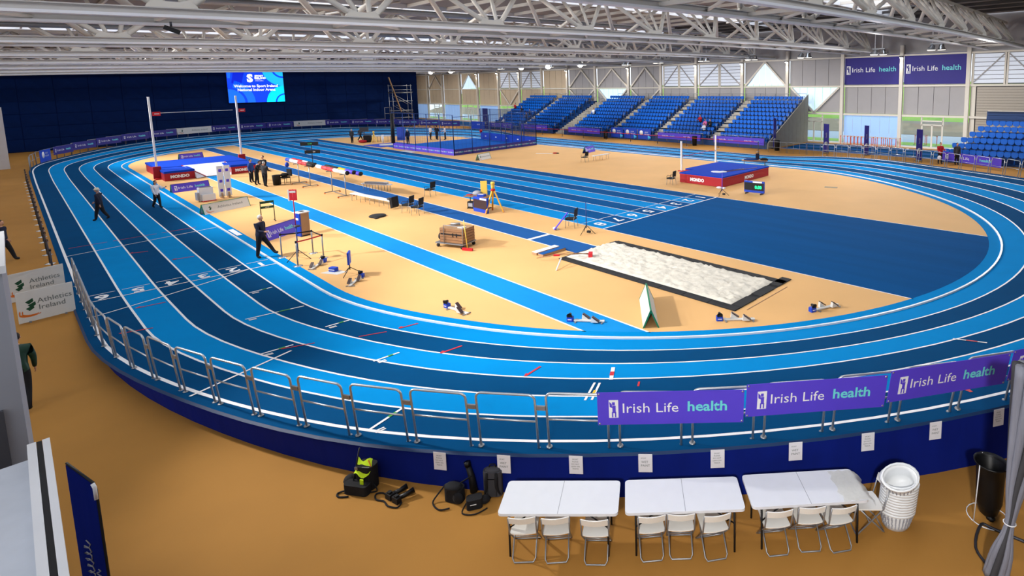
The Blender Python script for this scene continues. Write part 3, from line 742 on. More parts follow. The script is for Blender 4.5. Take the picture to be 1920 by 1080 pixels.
# ---------------------------------------------------------------- printed banners and boards
def emblem_panel(h):          # small white panel with a standing figure knocked out in dark
    return h
EMB = {}
def irish(parent, w, h, dark='purple', y=-.012, sc=1.0):
    """white emblem, white words and teal word across a panel w x h centred on the parent's origin"""
    t = h * .40 * sc; ex = -w * .39
    key = (round(w, 3), round(h, 3), dark, sc)
    if key not in EMB:
        eh, ew = t * 1.35, t * .62
        e = MB().box((ex, y, 0), (ew, .004, eh)).mesh('emblem', 'ink_white')
        f = MB(); yy = y - .003
        f.box((ex, yy, eh * .3), (ew * .3, .003, eh * .17)); f.box((ex + ew * .05, yy, -eh * .02), (ew * .34, .003, eh * .42)); f.box((ex - ew * .12, yy, -eh * .32), (ew * .14, .003, eh * .3)); f.box((ex + ew * .2, yy, -eh * .32), (ew * .14, .003, eh * .3))
        f.add([(ex - ew * .45, yy, eh * .42), (ex - ew * .2, yy, eh * .3), (ex - ew * .1, yy, eh * .05), (ex - ew * .4, yy, eh * .12)], [(0, 3, 2, 1)])
        EMB[key] = (e, f.mesh('emblem_figure', dark))
    e, f = EMB[key]; eo = link('emblem', e, parent); link('emblem_figure', f, eo)
    o = lettering('Irish Life', t * 1.05, 'ink_white', parent, (-w * .14, y, 0)); lettering('health', t * 1.05, 'teal', parent, (w * .25, y, .02 * h), bold=.006)
    mw = text_mesh('Irish Life', t * 1.05, 'ink_white'); xs = [v.co.x for v in mw.vertices]; have = max(xs) - min(xs)
    s = w * .38 / have; s = min(s, 1.25); o.scale = (s, 1, 1)
    CH[parent.name][-1].scale = (s, 1, 1)
def athletics(parent, w, h, y=-.012, two=False):
    """green leaf strokes, orange sweep and dark words"""
    k = h / 1.0; ex = -w * (.28 if two else .36)
    lf = MB()
    for j, (dx, dz) in enumerate(((0, .14), (.06, .02), (.0, -.08))):
        c = (ex + dx * k * .8, dz * k); lf.add([(c[0] - .10 * k, y, c[1] + .02 * k), (c[0] - .02 * k, y, c[1] - .07 * k), (c[0] + .09 * k, y, c[1] + .0 * k), (c[0] + .08 * k, y, c[1] + .11 * k)], [(0, 1, 2, 3)])
    lf.build('leaf_emblem', 'green_dark', parent)
    sw = MB(); n = 10
    for q, r in enumerate((.22, .17) if two else (.30, .24)):
        vs = []
        for i in range(n + 1):
            a = math.radians(150 + 165 * i / n); t = .05 * k * (1 - .8 * i / n) * (1 - .2 * q)
            cx, cz = ex + .02 * k + r * 1.3 * k * math.cos(a), -.2 * k + r * .55 * k * math.sin(a)
            vs += [(cx, y, cz + t), (cx, y, cz - t)]
        sw.add(vs, [(2 * i, 2 * i + 1, 2 * i + 3, 2 * i + 2) for i in range(n)])
    sw.build('orange_sweep', 'orange', parent)
    if two:
        lettering('Athletics', .23 * k, 'ink_grey', parent, (w * .16, y, .12 * k)); lettering('Ireland', .23 * k, 'ink_grey', parent, (w * .1, y, -.1 * k))
    else:
        lettering('Athletics Ireland', .36 * k, 'ink_grey', parent, (w * .08, y, .02 * k))

# ---------------------------------------------------------------- crowd-control fence round the bends
def walk(d, i0, i1):          # arc-length walk along the oval at offset d
    P = [at(i, d(i) if callable(d) else d) for i in range(i0, i1)]; S = [0.]
    for a, b in zip(P[:-1], P[1:]): S.append(S[-1] + math.hypot(b[0] - a[0], b[1] - a[1]))
    def q(s):
        for k in range(len(S) - 1):
            if S[k] <= s <= S[k + 1] or k == len(S) - 2:
                u = (s - S[k]) / max(1e-6, S[k + 1] - S[k]); a, b = P[k], P[k + 1]
                i = i0 + k; bank = OV[i % NO][4] * (1 - u) + OV[(i + 1) % NO][4] * u
                return [a[j] + (b[j] - a[j]) * u for j in range(3)] + [math.atan2(b[1] - a[1], b[0] - a[0]), bank]
    return q, S[-1], P, S
def barrier_meshes():
    fr = MB(); r = .1; H = 1.08; w = .525; pts = [(-w, 0, 0), (-w, 0, H - r)]
    for k in range(1, 4): a = PI - PI / 2 * k / 4; pts.append((-w + r + r * math.cos(a), 0, H - r + r * math.sin(a)))
    pts.append((-w + r, 0, H)); pts.append((w - r, 0, H))
    for k in range(1, 4): a = PI / 2 - PI / 2 * k / 4; pts.append((w - r + r * math.cos(a), 0, H - r + r * math.sin(a)))
    pts += [(w, 0, H - r), (w, 0, 0)]
    fr.tube(pts, .021, 7)
    rail = MB().tube([(-w, 0, .56), (w, 0, .56)], .016, 6)
    ft = MB()
    for x in (-w, w): ft.lathe([(.055, .002), (.055, .012), (.03, .02)], 8, (x, 0, 0))
    pl = MB().box((w + .095, 0, .84), (.16, .03, .08))
    return [fr.mesh('frame', 'steel'), rail.mesh('mid_rail', 'steel'), ft.mesh('foot_plate', 'galv'), pl.mesh('joining_plate', 'galv')]
BM = barrier_meshes()
def barrier(x, y, z, ang, bank, label, group):
    t = thing('barrier', label, 'barrier', (x, y, z), 0, group)
    t.rotation_euler = Euler((math.atan(bank), 0, ang), 'XYZ')     # stands square to the banked surface, leaning inwards
    for n_, m_ in zip(('frame', 'mid_rail', 'foot_plate', 'joining_plate'), BM): link(n_, m_, t)
    return t
q, LEN, PP, SS = walk(lambda i: dE(i) - .2, -14, 71)
def nearest_s(x, y):
    k = min(range(len(PP)), key=lambda k: (PP[k][0] - x) ** 2 + (PP[k][1] - y) ** 2); best = (1e9, 0)
    for j in range(-40, 41):
        s = SS[k] + j * .03
        if 0 <= s <= LEN:
            p_ = q(s); d = (p_[0] - x) ** 2 + (p_[1] - y) ** 2; best = min(best, (d, s))
    return best[1]
sref = nearest_s(11.59, -23.35); PITCH = 1.24
k0 = -int(sref / PITCH); n = 0; kk = 0
for k in range(k0, int((LEN - sref) / PITCH) + 1):
    x, y, z, a, bk = q(sref + k * PITCH)
    th = math.degrees(math.atan2(y - CY, x - CXN))
    if -26 < th < 38 or x < -9.5: continue
    n += 1; kk = kk + 1 if th > 0 else 0
    if th < 0:
        d_ = k
        if k < -14: lab = '%s steel barrier from the upper end of the near fence' % nth(n)
        elif k <= 1: lab = '%s bare steel barrier to the left of the near purple banners' % nth(2 - k)
        else: lab = '%s steel barrier from the left behind the near purple banners' % nth(k - 1)
    else: lab = '%s barrier of the fence before the half folded stand' % nth(max(1, kk))
    barrier(x, y, z, a, bk, lab, 'steel barriers along the raised bend')
sgap = nearest_s(12.955, -22.21)
pan = MB().box((0, 0, 0), (2.46, .008, .64)).mesh('panel', 'purple')
BLAB = ['purple sponsor banner on the near fence, the leftmost one', 'purple sponsor banner on the near fence, second from its left end', 'purple sponsor banner on the near fence, third from its left end', 'purple sponsor banner on the near fence, cut by the frame edge']
for k in range(4):
    x, y, z, a, bk = q(sgap - .2 + 1.24 + 2.48 * k)
    nx, ny = math.sin(a), -math.cos(a)
    t = thing('fence_banner', BLAB[k], 'banner', (x + nx * .05, y + ny * .05, z), 0, 'purple banners on the near fence'); t.rotation_euler = Euler((math.atan(bk), 0, a), 'XYZ')
    b = link('panel', pan, t, (0, 0, .79)); irish(b, 2.46, .64, y=-.008)
    for sx in (-1.2, 1.2):
        for z_ in (.29, -.29): MB().lathe([(.018, 0), (.018, .006)], 8, M=Matrix.Translation((sx, -.005, z_)) @ Matrix.Rotation(PI / 2, 4, 'X')).build('eyelet', 'steel', b)
# paper notices taped to the skirt
for k, th in enumerate((-58.0, -55.1, -52.0, -49.1, -46.1, -42.8, -39.6, -36.4, -33.1)):
    i = (th + 90) / 180 * 70; i0 = int(i); u = i - i0; A, B = at(i0, dE(i0) + .055), at(i0 + 1, dE(i0 + 1) + .055)
    x, y, z = [A[j] + (B[j] - A[j]) * u for j in range(3)]; ang = math.atan2(B[1] - A[1], B[0] - A[0])
    wet = k % 2 == 1
    t = thing('paper_notice', '%s paper notice on the navy skirt from the bags, %s' % (nth(k + 1), 'reading wet paint' if wet else 'with five short lines'), 'notice', (x, y, z - .17), ang, 'paper notices on the skirt')
    MB().box((0, 0, 0), (.235, .004, .33)).build('sheet', 'paper', t)
    if wet:
        lettering('WET', .055, 'ink_grey', t, (-.01, -.004, .02)); lettering('PAINT', .055, 'ink_grey', t, (-.0, -.004, -.045)); lettering('SPORT', .03, 'ink_grey', t, (-.03, -.004, .09))
    else:
        for j, s in enumerate(('SPORT', 'PLEASE', 'DO NOT', 'LEAN ON', 'TRACK')): lettering(s, .034, 'ink_grey', t, (-.01, -.004, .1 - .043 * j))
# floor drain on the track edge
# ---------------------------------------------------------------- far bend fence with boards
iF = 71 + 39
q2, LEN2, PP2, SS2 = walk(lambda i: dE(i) - .1, iF - 3, iF + 71 + 2)
postm = [MB().tube([(-1.2, 0, 0), (-1.2, 0, 1.15), (1.2, 0, 1.15), (1.2, 0, 0)], .03, 5).mesh('frame', 'galv'), MB().tube([(0, 0, 0), (0, 0, 1.15)], .03, 5).mesh('post', 'galv'), MB().tube([(-1.2, 0, .6), (1.2, 0, .6)], .02, 5).mesh('mid_rail', 'galv')]
pf = MB().box((0, 0, 0), (3.3, .02, .78)).mesh('panel', 'purple_deep'); wf = MB().box((0, 0, 0), (4.6, .02, .78)).mesh('panel', 'board_white'); bf = MB().box((0, 0, 0), (2.7, .02, 1.1)).mesh('panel', 'blue_board')
s = 3.0; cnt = 0; fc = 0
ss = .5
while ss < LEN2 - 1.2:
    x, y, z, a, bk = q2(ss)
    t = thing('barrier', '%s galvanised barrier of the far bend fence from the scaffold side' % nth(fc + 1), 'barrier', (x, y, z), a, 'barriers round the far bend'); fc += 1
    for n_, m_ in zip(('frame', 'post', 'mid_rail'), postm): link(n_, m_, t)
    ss += 2.5
kinds = []
s = 14.0
while s < LEN2 - 12:
    x, y, z, a, bk = q2(s)
    # the boards face the infield
    def put(name, me, w, h, z_, label, cat, ang=a, x=x, y=y, z=z):
        nx, ny = -math.sin(ang), math.cos(ang)
        t = thing(name, label, cat, (x + nx * .07, y + ny * .07, z + z_), ang + PI, 'advertising boards round the far bend'); link('panel', me, t)
        return t
    px_ = (x, y)
    nearw = [j for j, (wx, wy) in enumerate(((-74.0, 2.5), (-71.4, -13.6))) if math.hypot(x - wx, y - wy) < 2.4]
    if nearw:
        t = put('advertising_board', wf, 4.6, .78, .78, 'white advertising board on the far fence %s' % ('behind the vault uprights' if nearw[0] else 'nearer the scaffold tower'), 'board'); athletics(t, 4.6, .78, -.013); s += 4.0
        continue
    cnt += 1
    t = put('advertising_board', pf, 3.3, .78, .78, '%s purple advertising board from the scaffold side of the far fence' % nth(cnt), 'board'); irish(t, 3.3, .78, 'purple_deep', -.013, .8); s += 3.36
x, y, z, a, bk = q2(LEN2 - 9.6)
t = thing('advertising_board', 'bright blue board at the left end of the far bend boards', 'board', (x - math.sin(a) * .07, y + math.cos(a) * .07, z + .62), a + PI); link('panel', bf, t)
MB().lathe([(.3, -.005), (.3, 0)], 14, M=Matrix.Translation((-.5, -.012, .1)) @ Matrix.Rotation(PI / 2, 4, 'X')).build('emblem', 'ink_white', t); lettering('SPORT', .22, 'ink_white', t, (.35, -.014, .2)); lettering('IRELAND', .22, 'ink_white', t, (.42, -.014, -.05))
x, y, z, a, bk = q2(9.0)
t = thing('advertising_board', 'bright blue board behind the people by the throwing cage', 'board', (x, y, z + .6), a + PI); link('panel', bf, t); lettering('SPORT', .25, 'ink_white', t, (.2, -.014, .1))
# floor stanchions with belts along the home straight
pole = MB().tube([(0, 0, .02), (0, 0, .98)], .03, 8).mesh('post', 'dark_steel'); base = MB().lathe([(.17, 0), (.17, .015), (.06, .035), (.03, .05)], 14).mesh('base', 'chrome'); head = MB().lathe([(.04, .95), (.04, 1.03)], 8).mesh('belt_head', 'black')
def stanchion(x, y, label, group, nxt=None, belt='orange_belt', base_=base, slack=.03, pm=None):
    t = thing('stanchion', label, 'stanchion', (x, y, 0), 0, group)
    link('post', pm or pole, t); link('base', base_, t); link('belt_head', head, t)
    if nxt:
        dx, dy = nxt[0] - x, nxt[1] - y; mb = MB(); P = [(dx * u, dy * u, .985 - slack * 4 * u * (1 - u)) for u in (0, .25, .5, .75, 1)]
        for a_, b_ in zip(P[:-1], P[1:]): mb.bar(a_, b_, .012, .05)
        mb.build('belt', belt, t)
    return t
RX_ = [-40.75, -38.91, -37.18, -35.15, -33.29, -31.5, -29.83, -27.91, -26.35, -24.42, -22.4, -20.48, -19.02, -17.09, -15.86, -13.95]
RX_ = [-46.4, -44.5, -42.6] + RX_ + [-11.8]
for k, x in enumerate(RX_): stanchion(x, -27.98, '%s belt stanchion from the white boards along the home straight' % nth(len(RX_) - k), 'stanchions beside the home straight', (RX_[k + 1], -27.98) if k + 1 < len(RX_) else None)
# far straight: thin posts with red belts in front of the stands
PX = [-48 + 4.2 * k for k in range(9)] + [-9.6]
base2 = MB().lathe([(.2, 0), (.2, .02), (.05, .04)], 10).mesh('base', 'galv')
for k, x in enumerate(PX): stanchion(x, 21.3, '%s slim post from the left carrying the red belt before the stands' % nth(k + 1), 'belt posts before the stands', (PX[k + 1], 21.3) if k + 1 < len(PX) else None, 'red', base2)
def fence_panel(x0, y0, x1, y1, label):
    t = thing('barrier', label, 'barrier', (x0, y0, 0), math.atan2(y1 - y0, x1 - x0), 'low barriers across the open floor'); L = math.hypot(x1 - x0, y1 - y0)
    MB().tube([(0, 0, 0), (0, 0, 1.05), (L, 0, 1.05), (L, 0, 0)], .022, 5).build('frame', 'galv', t); MB().tube([(0, 0, .5), (L, 0, .5)], .015, 4).build('mid_rail', 'galv', t)
    for k in (1, 2): MB().tube([(L * k / 3, 0, .0), (L * k / 3, 0, 1.05)], .014, 4).build('upright', 'galv', t)
for k in range(7): fence_panel(-8.8 + 2.05 * k, 21.9 + .02 * k, -6.85 + 2.05 * k, 21.9 + .02 * k, '%s low steel barrier from the plank wall' % nth(k + 1))

# ---------------------------------------------------------------- foreground: tables, chairs
tm = {}
def folding_table(c, ang, label, group='folding tables by the skirt'):
    t = thing('folding_table', label, 'table', (c[0], c[1], 0), ang, group)
    if not tm:
        tm['top'] = MB().rbox((0, 0, .71), (1.79, .71, .042), .06).mesh('tabletop', 'table_white'); tm['seam'] = MB().box((0, 0, .7315), (.008, .71, .002)).mesh('fold_seam', 'grey_wall')
        tm['leg'] = MB().tube([(0, .28, .69), (0, .30, .35), (0, .31, 0)], .016, 6).tube([(0, -.28, .69), (0, -.30, .35), (0, -.31, 0)], .016, 6).tube([(0, -.28, .6), (0, .28, .6)], .012, 5).mesh('leg_frame', 'black')
        tm['strut'] = MB().tube([(0, 0, .45), (.32, 0, .69)], .011, 5).mesh('strut', 'black')
    top = link('tabletop', tm['top'], t); link('fold_seam', tm['seam'], top)
    for s in (-1, 1):
        link('leg_frame', tm['leg'], t, (s * .74, 0, 0))
        for yy in (-.29, .29): link('strut', tm['strut'], t, (s * .74, yy, 0), rz=0 if s < 0 else PI)
    return t
folding_table(((12.26 + 14.11) / 2, (-23.86 - 23.16) / 2), math.atan2(1.19, 1.38), 'white folding table nearest the rucksack')
folding_table(((13.68 + 15.47) / 2, (-22.6 - 21.89) / 2), math.atan2(1.24, 1.31), 'white folding table in the middle of the three')
t3 = ((15.0 + 16.71) / 2, (-21.33 - 20.58) / 2); t3 = (t3[0] + .05, t3[1] + .05); a3 = math.atan2(1.25, 1.23)
folding_table(t3, a3, 'white folding table with plastic film on it')
mb = MB(); vs = []; nx, ny = 8, 7
for i in range(nx + 1):
    for j in range(ny + 1): vs.append((.5 + .5 * i / nx + .03 * math.sin(j * 2.3), -.36 + .66 * j / ny, .737 + .025 * random.random() - (.12 * ((i / nx - .84) / .16) if i / nx > .84 else 0)))
mb.add(vs, [(i * (ny + 1) + j, (i + 1) * (ny + 1) + j, (i + 1) * (ny + 1) + j + 1, i * (ny + 1) + j + 1) for i in range(nx) for j in range(ny)], True)
o = mb.build('plastic_film', 'plastic_film', None, (t3[0], t3[1], 0), a3); tag(o, 'crumpled clear plastic film on the end of a white table', 'plastic film')
cmm = {}
def folding_chair(x, y, ang, label, group='white folding chairs at the tables'):
    """faces +Y in local axes; back legs at local y=-.2"""
    t = thing('folding_chair', label, 'chair', (x, y, 0), ang, group)
    if not cmm:
        w = .19; vs = []
        pl = [(-.2, -.17), (-.12, -.19), (0, -.2), (.12, -.19), (.2, -.17), (.19, .19), (-.19, .19)]
        cmm['seat'] = MB().prism(pl, .425, .445).mesh('seat', 'chair_white')
        bk = MB(); n = 6
        P = [(-.2 + .4 * k / n, -.245 - .035 * math.sin(PI * k / n)) for k in range(n + 1)]
        for (xa, ya), (xb, yb) in zip(P[:-1], P[1:]):
            bk.add([(xa, ya, .66), (xb, yb, .66), (xb, yb - .03, .77), (xa, ya - .03, .77), (xa, ya + .018, .66), (xb, yb + .018, .66), (xb, yb - .012, .77), (xa, ya - .012, .77)], [(0, 1, 2, 3), (4, 7, 6, 5), (3, 2, 6, 7), (0, 4, 5, 1)])
        cmm['back'] = bk.mesh('backrest', 'chair_white')
        r = .045
        cmm['fr1'] = MB().tube([(-w - .01, -.265, .76), (-w - .01, -.19, .45), (-w - .01, .2, .03), (-w - .01 + .03, .22, .012), (w + .01 - .03, .22, .012), (w + .01, .2, .03), (w + .01, -.19, .45), (w + .01, -.265, .76)], .0115, 7).mesh('front_leg_frame', 'galv')
        cmm['fr2'] = MB().tube([(-w + .02, .16, .42), (-w + .02, -.20, .05), (-w + .05, -.235, .012), (w - .05, -.235, .012), (w - .02, -.20, .05), (w - .02, .16, .42)], .0115, 7).mesh('rear_leg_frame', 'galv')
        cmm['str'] = MB().tube([(-w, .02, .22), (w, .02, .22)], .009, 6).mesh('stretcher', 'galv')
    for n_, k in (('seat', 'seat'), ('backrest', 'back'), ('front_leg_frame', 'fr1'), ('rear_leg_frame', 'fr2'), ('stretcher', 'str')): link(n_, cmm[k], t)
    return t
chs = [((12.96, -24.27), (13.19, -24.05)), ((13.33, -23.97), (13.57, -23.72)), ((13.79, -23.6), (14.04, -23.39)), ((14.39, -23.02), (14.61, -22.78)), ((14.68, -22.7), (14.92, -22.48)), ((15.11, -22.38), (15.3, -22.14)), ((15.75, -21.71), (15.96, -21.48)), ((16.07, -21.33), (16.3, -21.1)), ((16.44, -21.03), (16.63, -20.79))]
for k, ((xa, ya), (xb, yb)) in enumerate(chs):
    a = math.atan2(yb - ya, xb - xa); mx_, my_ = (xa + xb) / 2, (ya + yb) / 2
    folding_chair(mx_ - .22 * math.sin(a), my_ + .22 * math.cos(a), a, 'white folding chair, %s from the rucksack in the row at the tables' % ['first', 'second', 'third', 'fourth', 'fifth', 'sixth', 'seventh', 'eighth', 'ninth'][k])
folding_chair(16.62, -20.18, math.atan2(.67, .75) + PI / 2, 'white folding chair standing sideways beside the stacked baskets')
# stacked laundry baskets
def basket(x, y, z, tilt, label, mesh=None, rot=0.):
    t = thing('basket', label, 'basket', (x, y, z), 0, 'white baskets in a stack'); t.rotation_euler = Euler((tilt[0], tilt[1], rot), 'XYZ')
    t.scale = (.86, .86, .86); link('body', bkm, t); link('rim', bkr, t); link('holes', bkh, t)['kind'] = 'stuff'
pr = [(.19, 0), (.215, .12), (.24, .26), (.26, .34)]
bkm = MB().lathe(pr + [(.25, .34), (.23, .26), (.205, .12), (.18, .01), (.02, .01)], 18, capt=True, sx=1.15, sy=.88).mesh('body', 'basket_white')
bkr = MB().lathe([(.262, .325), (.29, .33), (.29, .375), (.264, .375)], 18, capb=False, capt=False, sx=1.15, sy=.88).mesh('rim', 'basket_white')
hb = MB()
for j in range(3):
    for k in range(26):
        a = 2 * PI * k / 26; r = .21 + .022 * j; z = .08 + .09 * j
        hb.box((r * 1.15 * math.cos(a), r * .88 * math.sin(a), z), (.012, .02, .05), a)
bkh = hb.mesh('holes', 'grey_wall')
ba = math.atan2(.67, .75)
for k in range(11):
    basket(16.97 + .004 * k, -19.85, .0 + .046 * k, (.02, .01), 'white slatted basket, %s from the floor in the stack' % nth(k + 1), rot=ba)
basket(16.99, -19.86, .56, (.16, -.08), 'white basket lying loosely second from the top of the stack', rot=ba)
basket(17.02, -19.86, .67, (.42, -.25), 'white basket tilted open on top of the stack', rot=ba)
# bin bag on a wire stand
t = thing('bin_stand', 'black rubbish bag hung in a white wire stand', 'bin', (18.03, -18.72, 0))
mb = MB().lathe([(.06, .03), (.13, .1), (.19, .3), (.2, .7), (.215, .93), (.25, .97), (.24, .93), (.2, .9), (.17, .7), (.05, .5)], 16, capt=True); mb.build('bag', 'black_gloss', t)
MB().ball((.05, -.06, .05), (.07, .07, .05), 8, 5).build('bag_knot', 'black_gloss', t)
mb = MB(); mb.tube([(.3 * math.cos(2 * PI * k / 20), .3 * math.sin(2 * PI * k / 20), .012) for k in range(20)], .009, 5, closed=True); mb.build('floor_ring', 'white_paint', t)
for a in (.2, 2.3, 4.2): MB().tube([(.3 * math.cos(a), .3 * math.sin(a), .012), (.24 * math.cos(a), .24 * math.sin(a), .96)], .009, 5).build('upright', 'white_paint', t)
# tied grey drape on a bent tube foot
t = thing('rolled_banner', 'grey drape tied with white cord on a bent tube foot', 'banner', (18.36, -19.95, 0))
ax = [(0, 0, .02), (.06, -.02, .45), (.12, .0, .9), (.16, .06, 1.5), (.24, .1, 2.3), (.3, .1, 3.2)]; sw_ = [.12, .1, .035, .09, .17, .22]
for k in range(9):
    a_ = 2 * PI * k / 9 + .3; mb = MB(); mb.stube([(q_[0] + w_ * math.cos(a_ + i * .15), q_[1] + .55 * w_ * math.sin(a_ + i * .15), q_[2]) for i, (q_, w_) in enumerate(zip(ax, sw_))], [.045, .04, .026, .04, .06, .075], 7)
    mb.build('drape_fold', 'drape_grey' if k % 3 else 'char_cloth', t)
mb = MB(); mb.tube([(.12 + .075 * math.cos(2 * PI * k / 12), .01 + .075 * math.sin(2 * PI * k / 12), .92) for k in range(12)], .008, 5, closed=True); mb.build('cord', 'white_paint', t)
MB().stube([(.25, 1.0, .02), (-.2, .98, .02), (-.37, .95, .02), (-.33, .4, .02), (-.08, .1, .02), (.1, -.15, .02)], .022, 6).build('tube_foot', 'dark_steel', t)
MB().stube([(.25, 1.0, .02), (.5, .5, .02), (.6, .2, .02)], .022, 6).build('tube_foot', 'dark_steel', t)
# ---------------------------------------------------------------- bags by the skirt
def bag(name, label, cat, x, y, rz): return thing(name, label, cat, (x, y, 0), rz, 'photographers bags by the skirt')
t = bag('rucksack', 'grey rucksack with padded straps leaning on the skirt', 'rucksack', 11.55, -23.68, ba)
mb = MB(); mb.rbox((0, .05, .24), (.32, .18, .44), .07).ball((0, .05, .46), (.15, .085, .06)); mb.build('body', 'grey_cloth', t)
for s in (-.08, .08): MB().stube([(s, -.03, .46), (s * 1.1, -.075, .36), (s * 1.15, -.07, .2), (s * 1.7, -.03, .06)], [.022, .03, .026, .012], 6).build('shoulder_strap', 'black_cloth', t)
MB().stube([(-.06, .05, .5), (-.04, .05, .56), (.04, .05, .56), (.06, .05, .5)], .01, 6).build('carry_handle', 'black_cloth', t)
MB().rbox((0, -.045, .2), (.16, .03, .3), .03).build('back_pad', 'char_cloth', t)
t = bag('camera_bag', 'black camera shoulder bag lying left of the grey rucksack', 'bag', 11.12, -24.15, ba - .3)
MB().rbox((0, 0, .13), (.34, .2, .24), .08).ball((0, 0, .24), (.17, .1, .07)).ball((.12, -.08, .12), (.1, .06, .11)).build('body', 'black_cloth', t); MB().ball((0, -.03, .27), (.16, .11, .05)).build('flap', 'black_cloth', t)
MB().stube([(-.17, 0, .25), (-.28, -.08, .1), (-.3, -.2, .02), (-.1, -.3, .02), (.05, -.22, .02)], .014, 5).build('strap', 'black_cloth', t)
t = bag('telephoto_lens', 'large black lens standing against the skirt behind the camera bag', 'lens', 11.25, -23.86, ba)
mb = MB(); mb.tube([(0, 0, .05), (-.04, .03, .3), (-.1, .06, .48)], [.065, .055, .045], 10); mb.build('barrel', 'black', t); MB().tube([(-.1, .06, .48), (-.12, .07, .56)], [.055, .055], 10).build('hood', 'black_gloss', t); MB().stube([(-.02, -.02, .36), (-.25, -.12, .26), (-.4, -.2, .2)], .012, 5).build('strap', 'black_cloth', t)
t = bag('camera_bag', 'small black pouch on the floor before the grey rucksack', 'bag', 11.52, -24.02, ba + .3)
mb = MB().rbox((0, 0, .09), (.26, .17, .17), .05).ball((.16, .03, .07), (.1, .08, .07)); mb.build('body', 'black_cloth', t); MB().box((-.02, -.088, .1), (.1, .006, .012)).build('label_strip', 'ink_white', t); MB().stube([(-.13, 0, .1), (-.2, -.12, .02), (0, -.2, .015), (.2, -.12, .015)], .012, 5).build('strap', 'black_cloth', t)
t = bag('camera', 'black cameras with long lenses and strap on the floor between the bags', 'camera', 10.33, -24.86, .2)
for dx, a in ((-.08, .5), (.1, .9)):
    mb = MB().box((dx, 0, .06), (.14, .09, .1)).box((dx, 0, .12), (.06, .06, .04)); mb.build('body', 'black', t)
    MB().tube([(dx, .04, .06), (dx + .05, .16, .07), (dx + .09, .28, .09)], [.04, .038, .05], 8).build('lens', 'black_gloss', t)
MB().stube([(-.15, 0, .03), (-.3, .02, .015), (-.38, -.06, .015), (-.26, -.14, .015), (-.1, -.1, .015), (.05, -.14, .015), (.22, -.08, .015), (.2, .02, .03)], .014, 5).build('strap', 'black_cloth', t)
t = bag('rucksack', 'black rucksack covered by a yellow hi-vis vest', 'rucksack', 9.62, -25.06, ba - .2)
mb = MB().rbox((.05, .06, .22), (.34, .24, .42), .08).rbox((-.02, -.12, .09), (.46, .18, .17), .06).ball((-.26, .02, .1), (.13, .12, .1)); mb.build('body', 'black_cloth', t)
mb = MB(); vs = []
for i in range(8):
    for j in range(6): u, v = i / 7, j / 5; vs.append((-.12 + .3 * u + .02 * math.sin(5 * v), -.09 + .16 * v + .02 * math.cos(6 * u), .3 + .2 * v + .035 * math.sin(7 * u + 2 * v)))
mb.add(vs, [(i * 6 + j, (i + 1) * 6 + j, (i + 1) * 6 + j + 1, i * 6 + j + 1) for i in range(7) for j in range(5)], True)
ve = mb.build('vest', 'hi_vis', t); MB().bar((-.1, -.06, .4), (.17, -.03, .41), .012, .05).build('reflective_band', 'galv', ve); MB().bar((.1, .05, .5), (.18, .0, .4), .012, .05).build('orange_trim', 'orange', ve)
mb = MB().rbox((.08, -.13, .19), (.07, .02, .14), .01); mb.build('vest_edge', 'hi_vis', ve)
MB().tube([(-.14, -.1, .06), (-.1, -.02, .4), (-.06, .05, .72)], .012, 6).build('monopod', 'black', t)
MB().stube([(-.2, -.15, .04), (-.34, -.22, .015), (-.26, -.3, .015), (-.1, -.26, .015)], .016, 5).build('strap', 'black_cloth', t); MB().stube([(.22, 0, .1), (.3, -.04, .02), (.22, -.1, .02)], .012, 5).build('strap', 'black_cloth', t)
# ---------------------------------------------------------------- boards standing on the floor
def a_board(x0, y0, x1, y1, label, face, h=.56, group=None, deco=None, flip=False):
    """tent board; ridge runs from (x0,y0) to (x1,y1), printed face on its local -Y side"""
    a = math.atan2(y1 - y0, x1 - x0); L = math.hypot(x1 - x0, y1 - y0); d = .22
    t = thing('tent_board', label, 'board', ((x0 + x1) / 2, (y0 + y1) / 2, 0), a, group); sl = math.atan2(d, h); hl = math.hypot(h, d)
    fp = MB().box((0, 0, 0), (L, .025, hl)).build('front_panel', face, t, (0, -d / 2, h / 2)); fp.rotation_euler = (-sl, 0, 0)
    bp = MB().box((0, 0, 0), (L, .025, hl)).build('back_panel', face, t, (0, d / 2, h / 2)); bp.rotation_euler = (sl, 0, 0)
    for s in (-1, 1):
        for yy, r in ((-d / 2, -sl), (d / 2, sl)):
            e = MB().box((s * (L / 2 + .012), 0, 0), (.025, .045, hl + .02)).build('end_frame', 'frame_green', t, (0, yy, h / 2)); e.rotation_euler = (r, 0, 0)
    MB().box((0, 0, h + .005), (L, .05, .02)).build('ridge', 'frame_green' if face != 'purple' else 'purple_deep', t)
    if deco: deco(fp, L, hl)
    return t
a_board(-30.62, -21.45, -30.85, -19.3, 'purple tent board before the vault landing mat', 'purple', deco=lambda p_, L, h: irish(p_, L, h, 'purple', -.016))
a_board(-20.2, -21.7, -21.1, -19.3, 'white tent board beside the inner kerb', 'board_white', deco=lambda p_, L, h: athletics(p_, L, h, -.016))
a_board(-10.8, -21.2, -11.85, -19.55, 'purple tent board behind the walking official', 'purple', .6, deco=lambda p_, L, h: irish(p_, L, h, 'purple', -.016))
a_board(-53.9, -17.2, -54.3, -15.2, 'purple tent board behind the vault landing mat', 'purple', deco=lambda p_, L, h: irish(p_, L, h, 'purple', -.016))
a_board(-27.6, .75, -28.2, 2.4, 'white tent board by the corner of the throwing cage', 'board_white', deco=lambda p_, L, h: athletics(p_, L, h, -.016))
a_board(-23.3, 10.4, -23.9, 12.2, 'purple tent board beside the far straight', 'purple', .62, deco=lambda p_, L, h: irish(p_, L, h, 'purple', -.016))
a_board(7.63, -15.22, 9.18, -16.78, 'white tent board with green edges beside the sand pit', 'board_white', .52, deco=lambda p_, L, h: None)
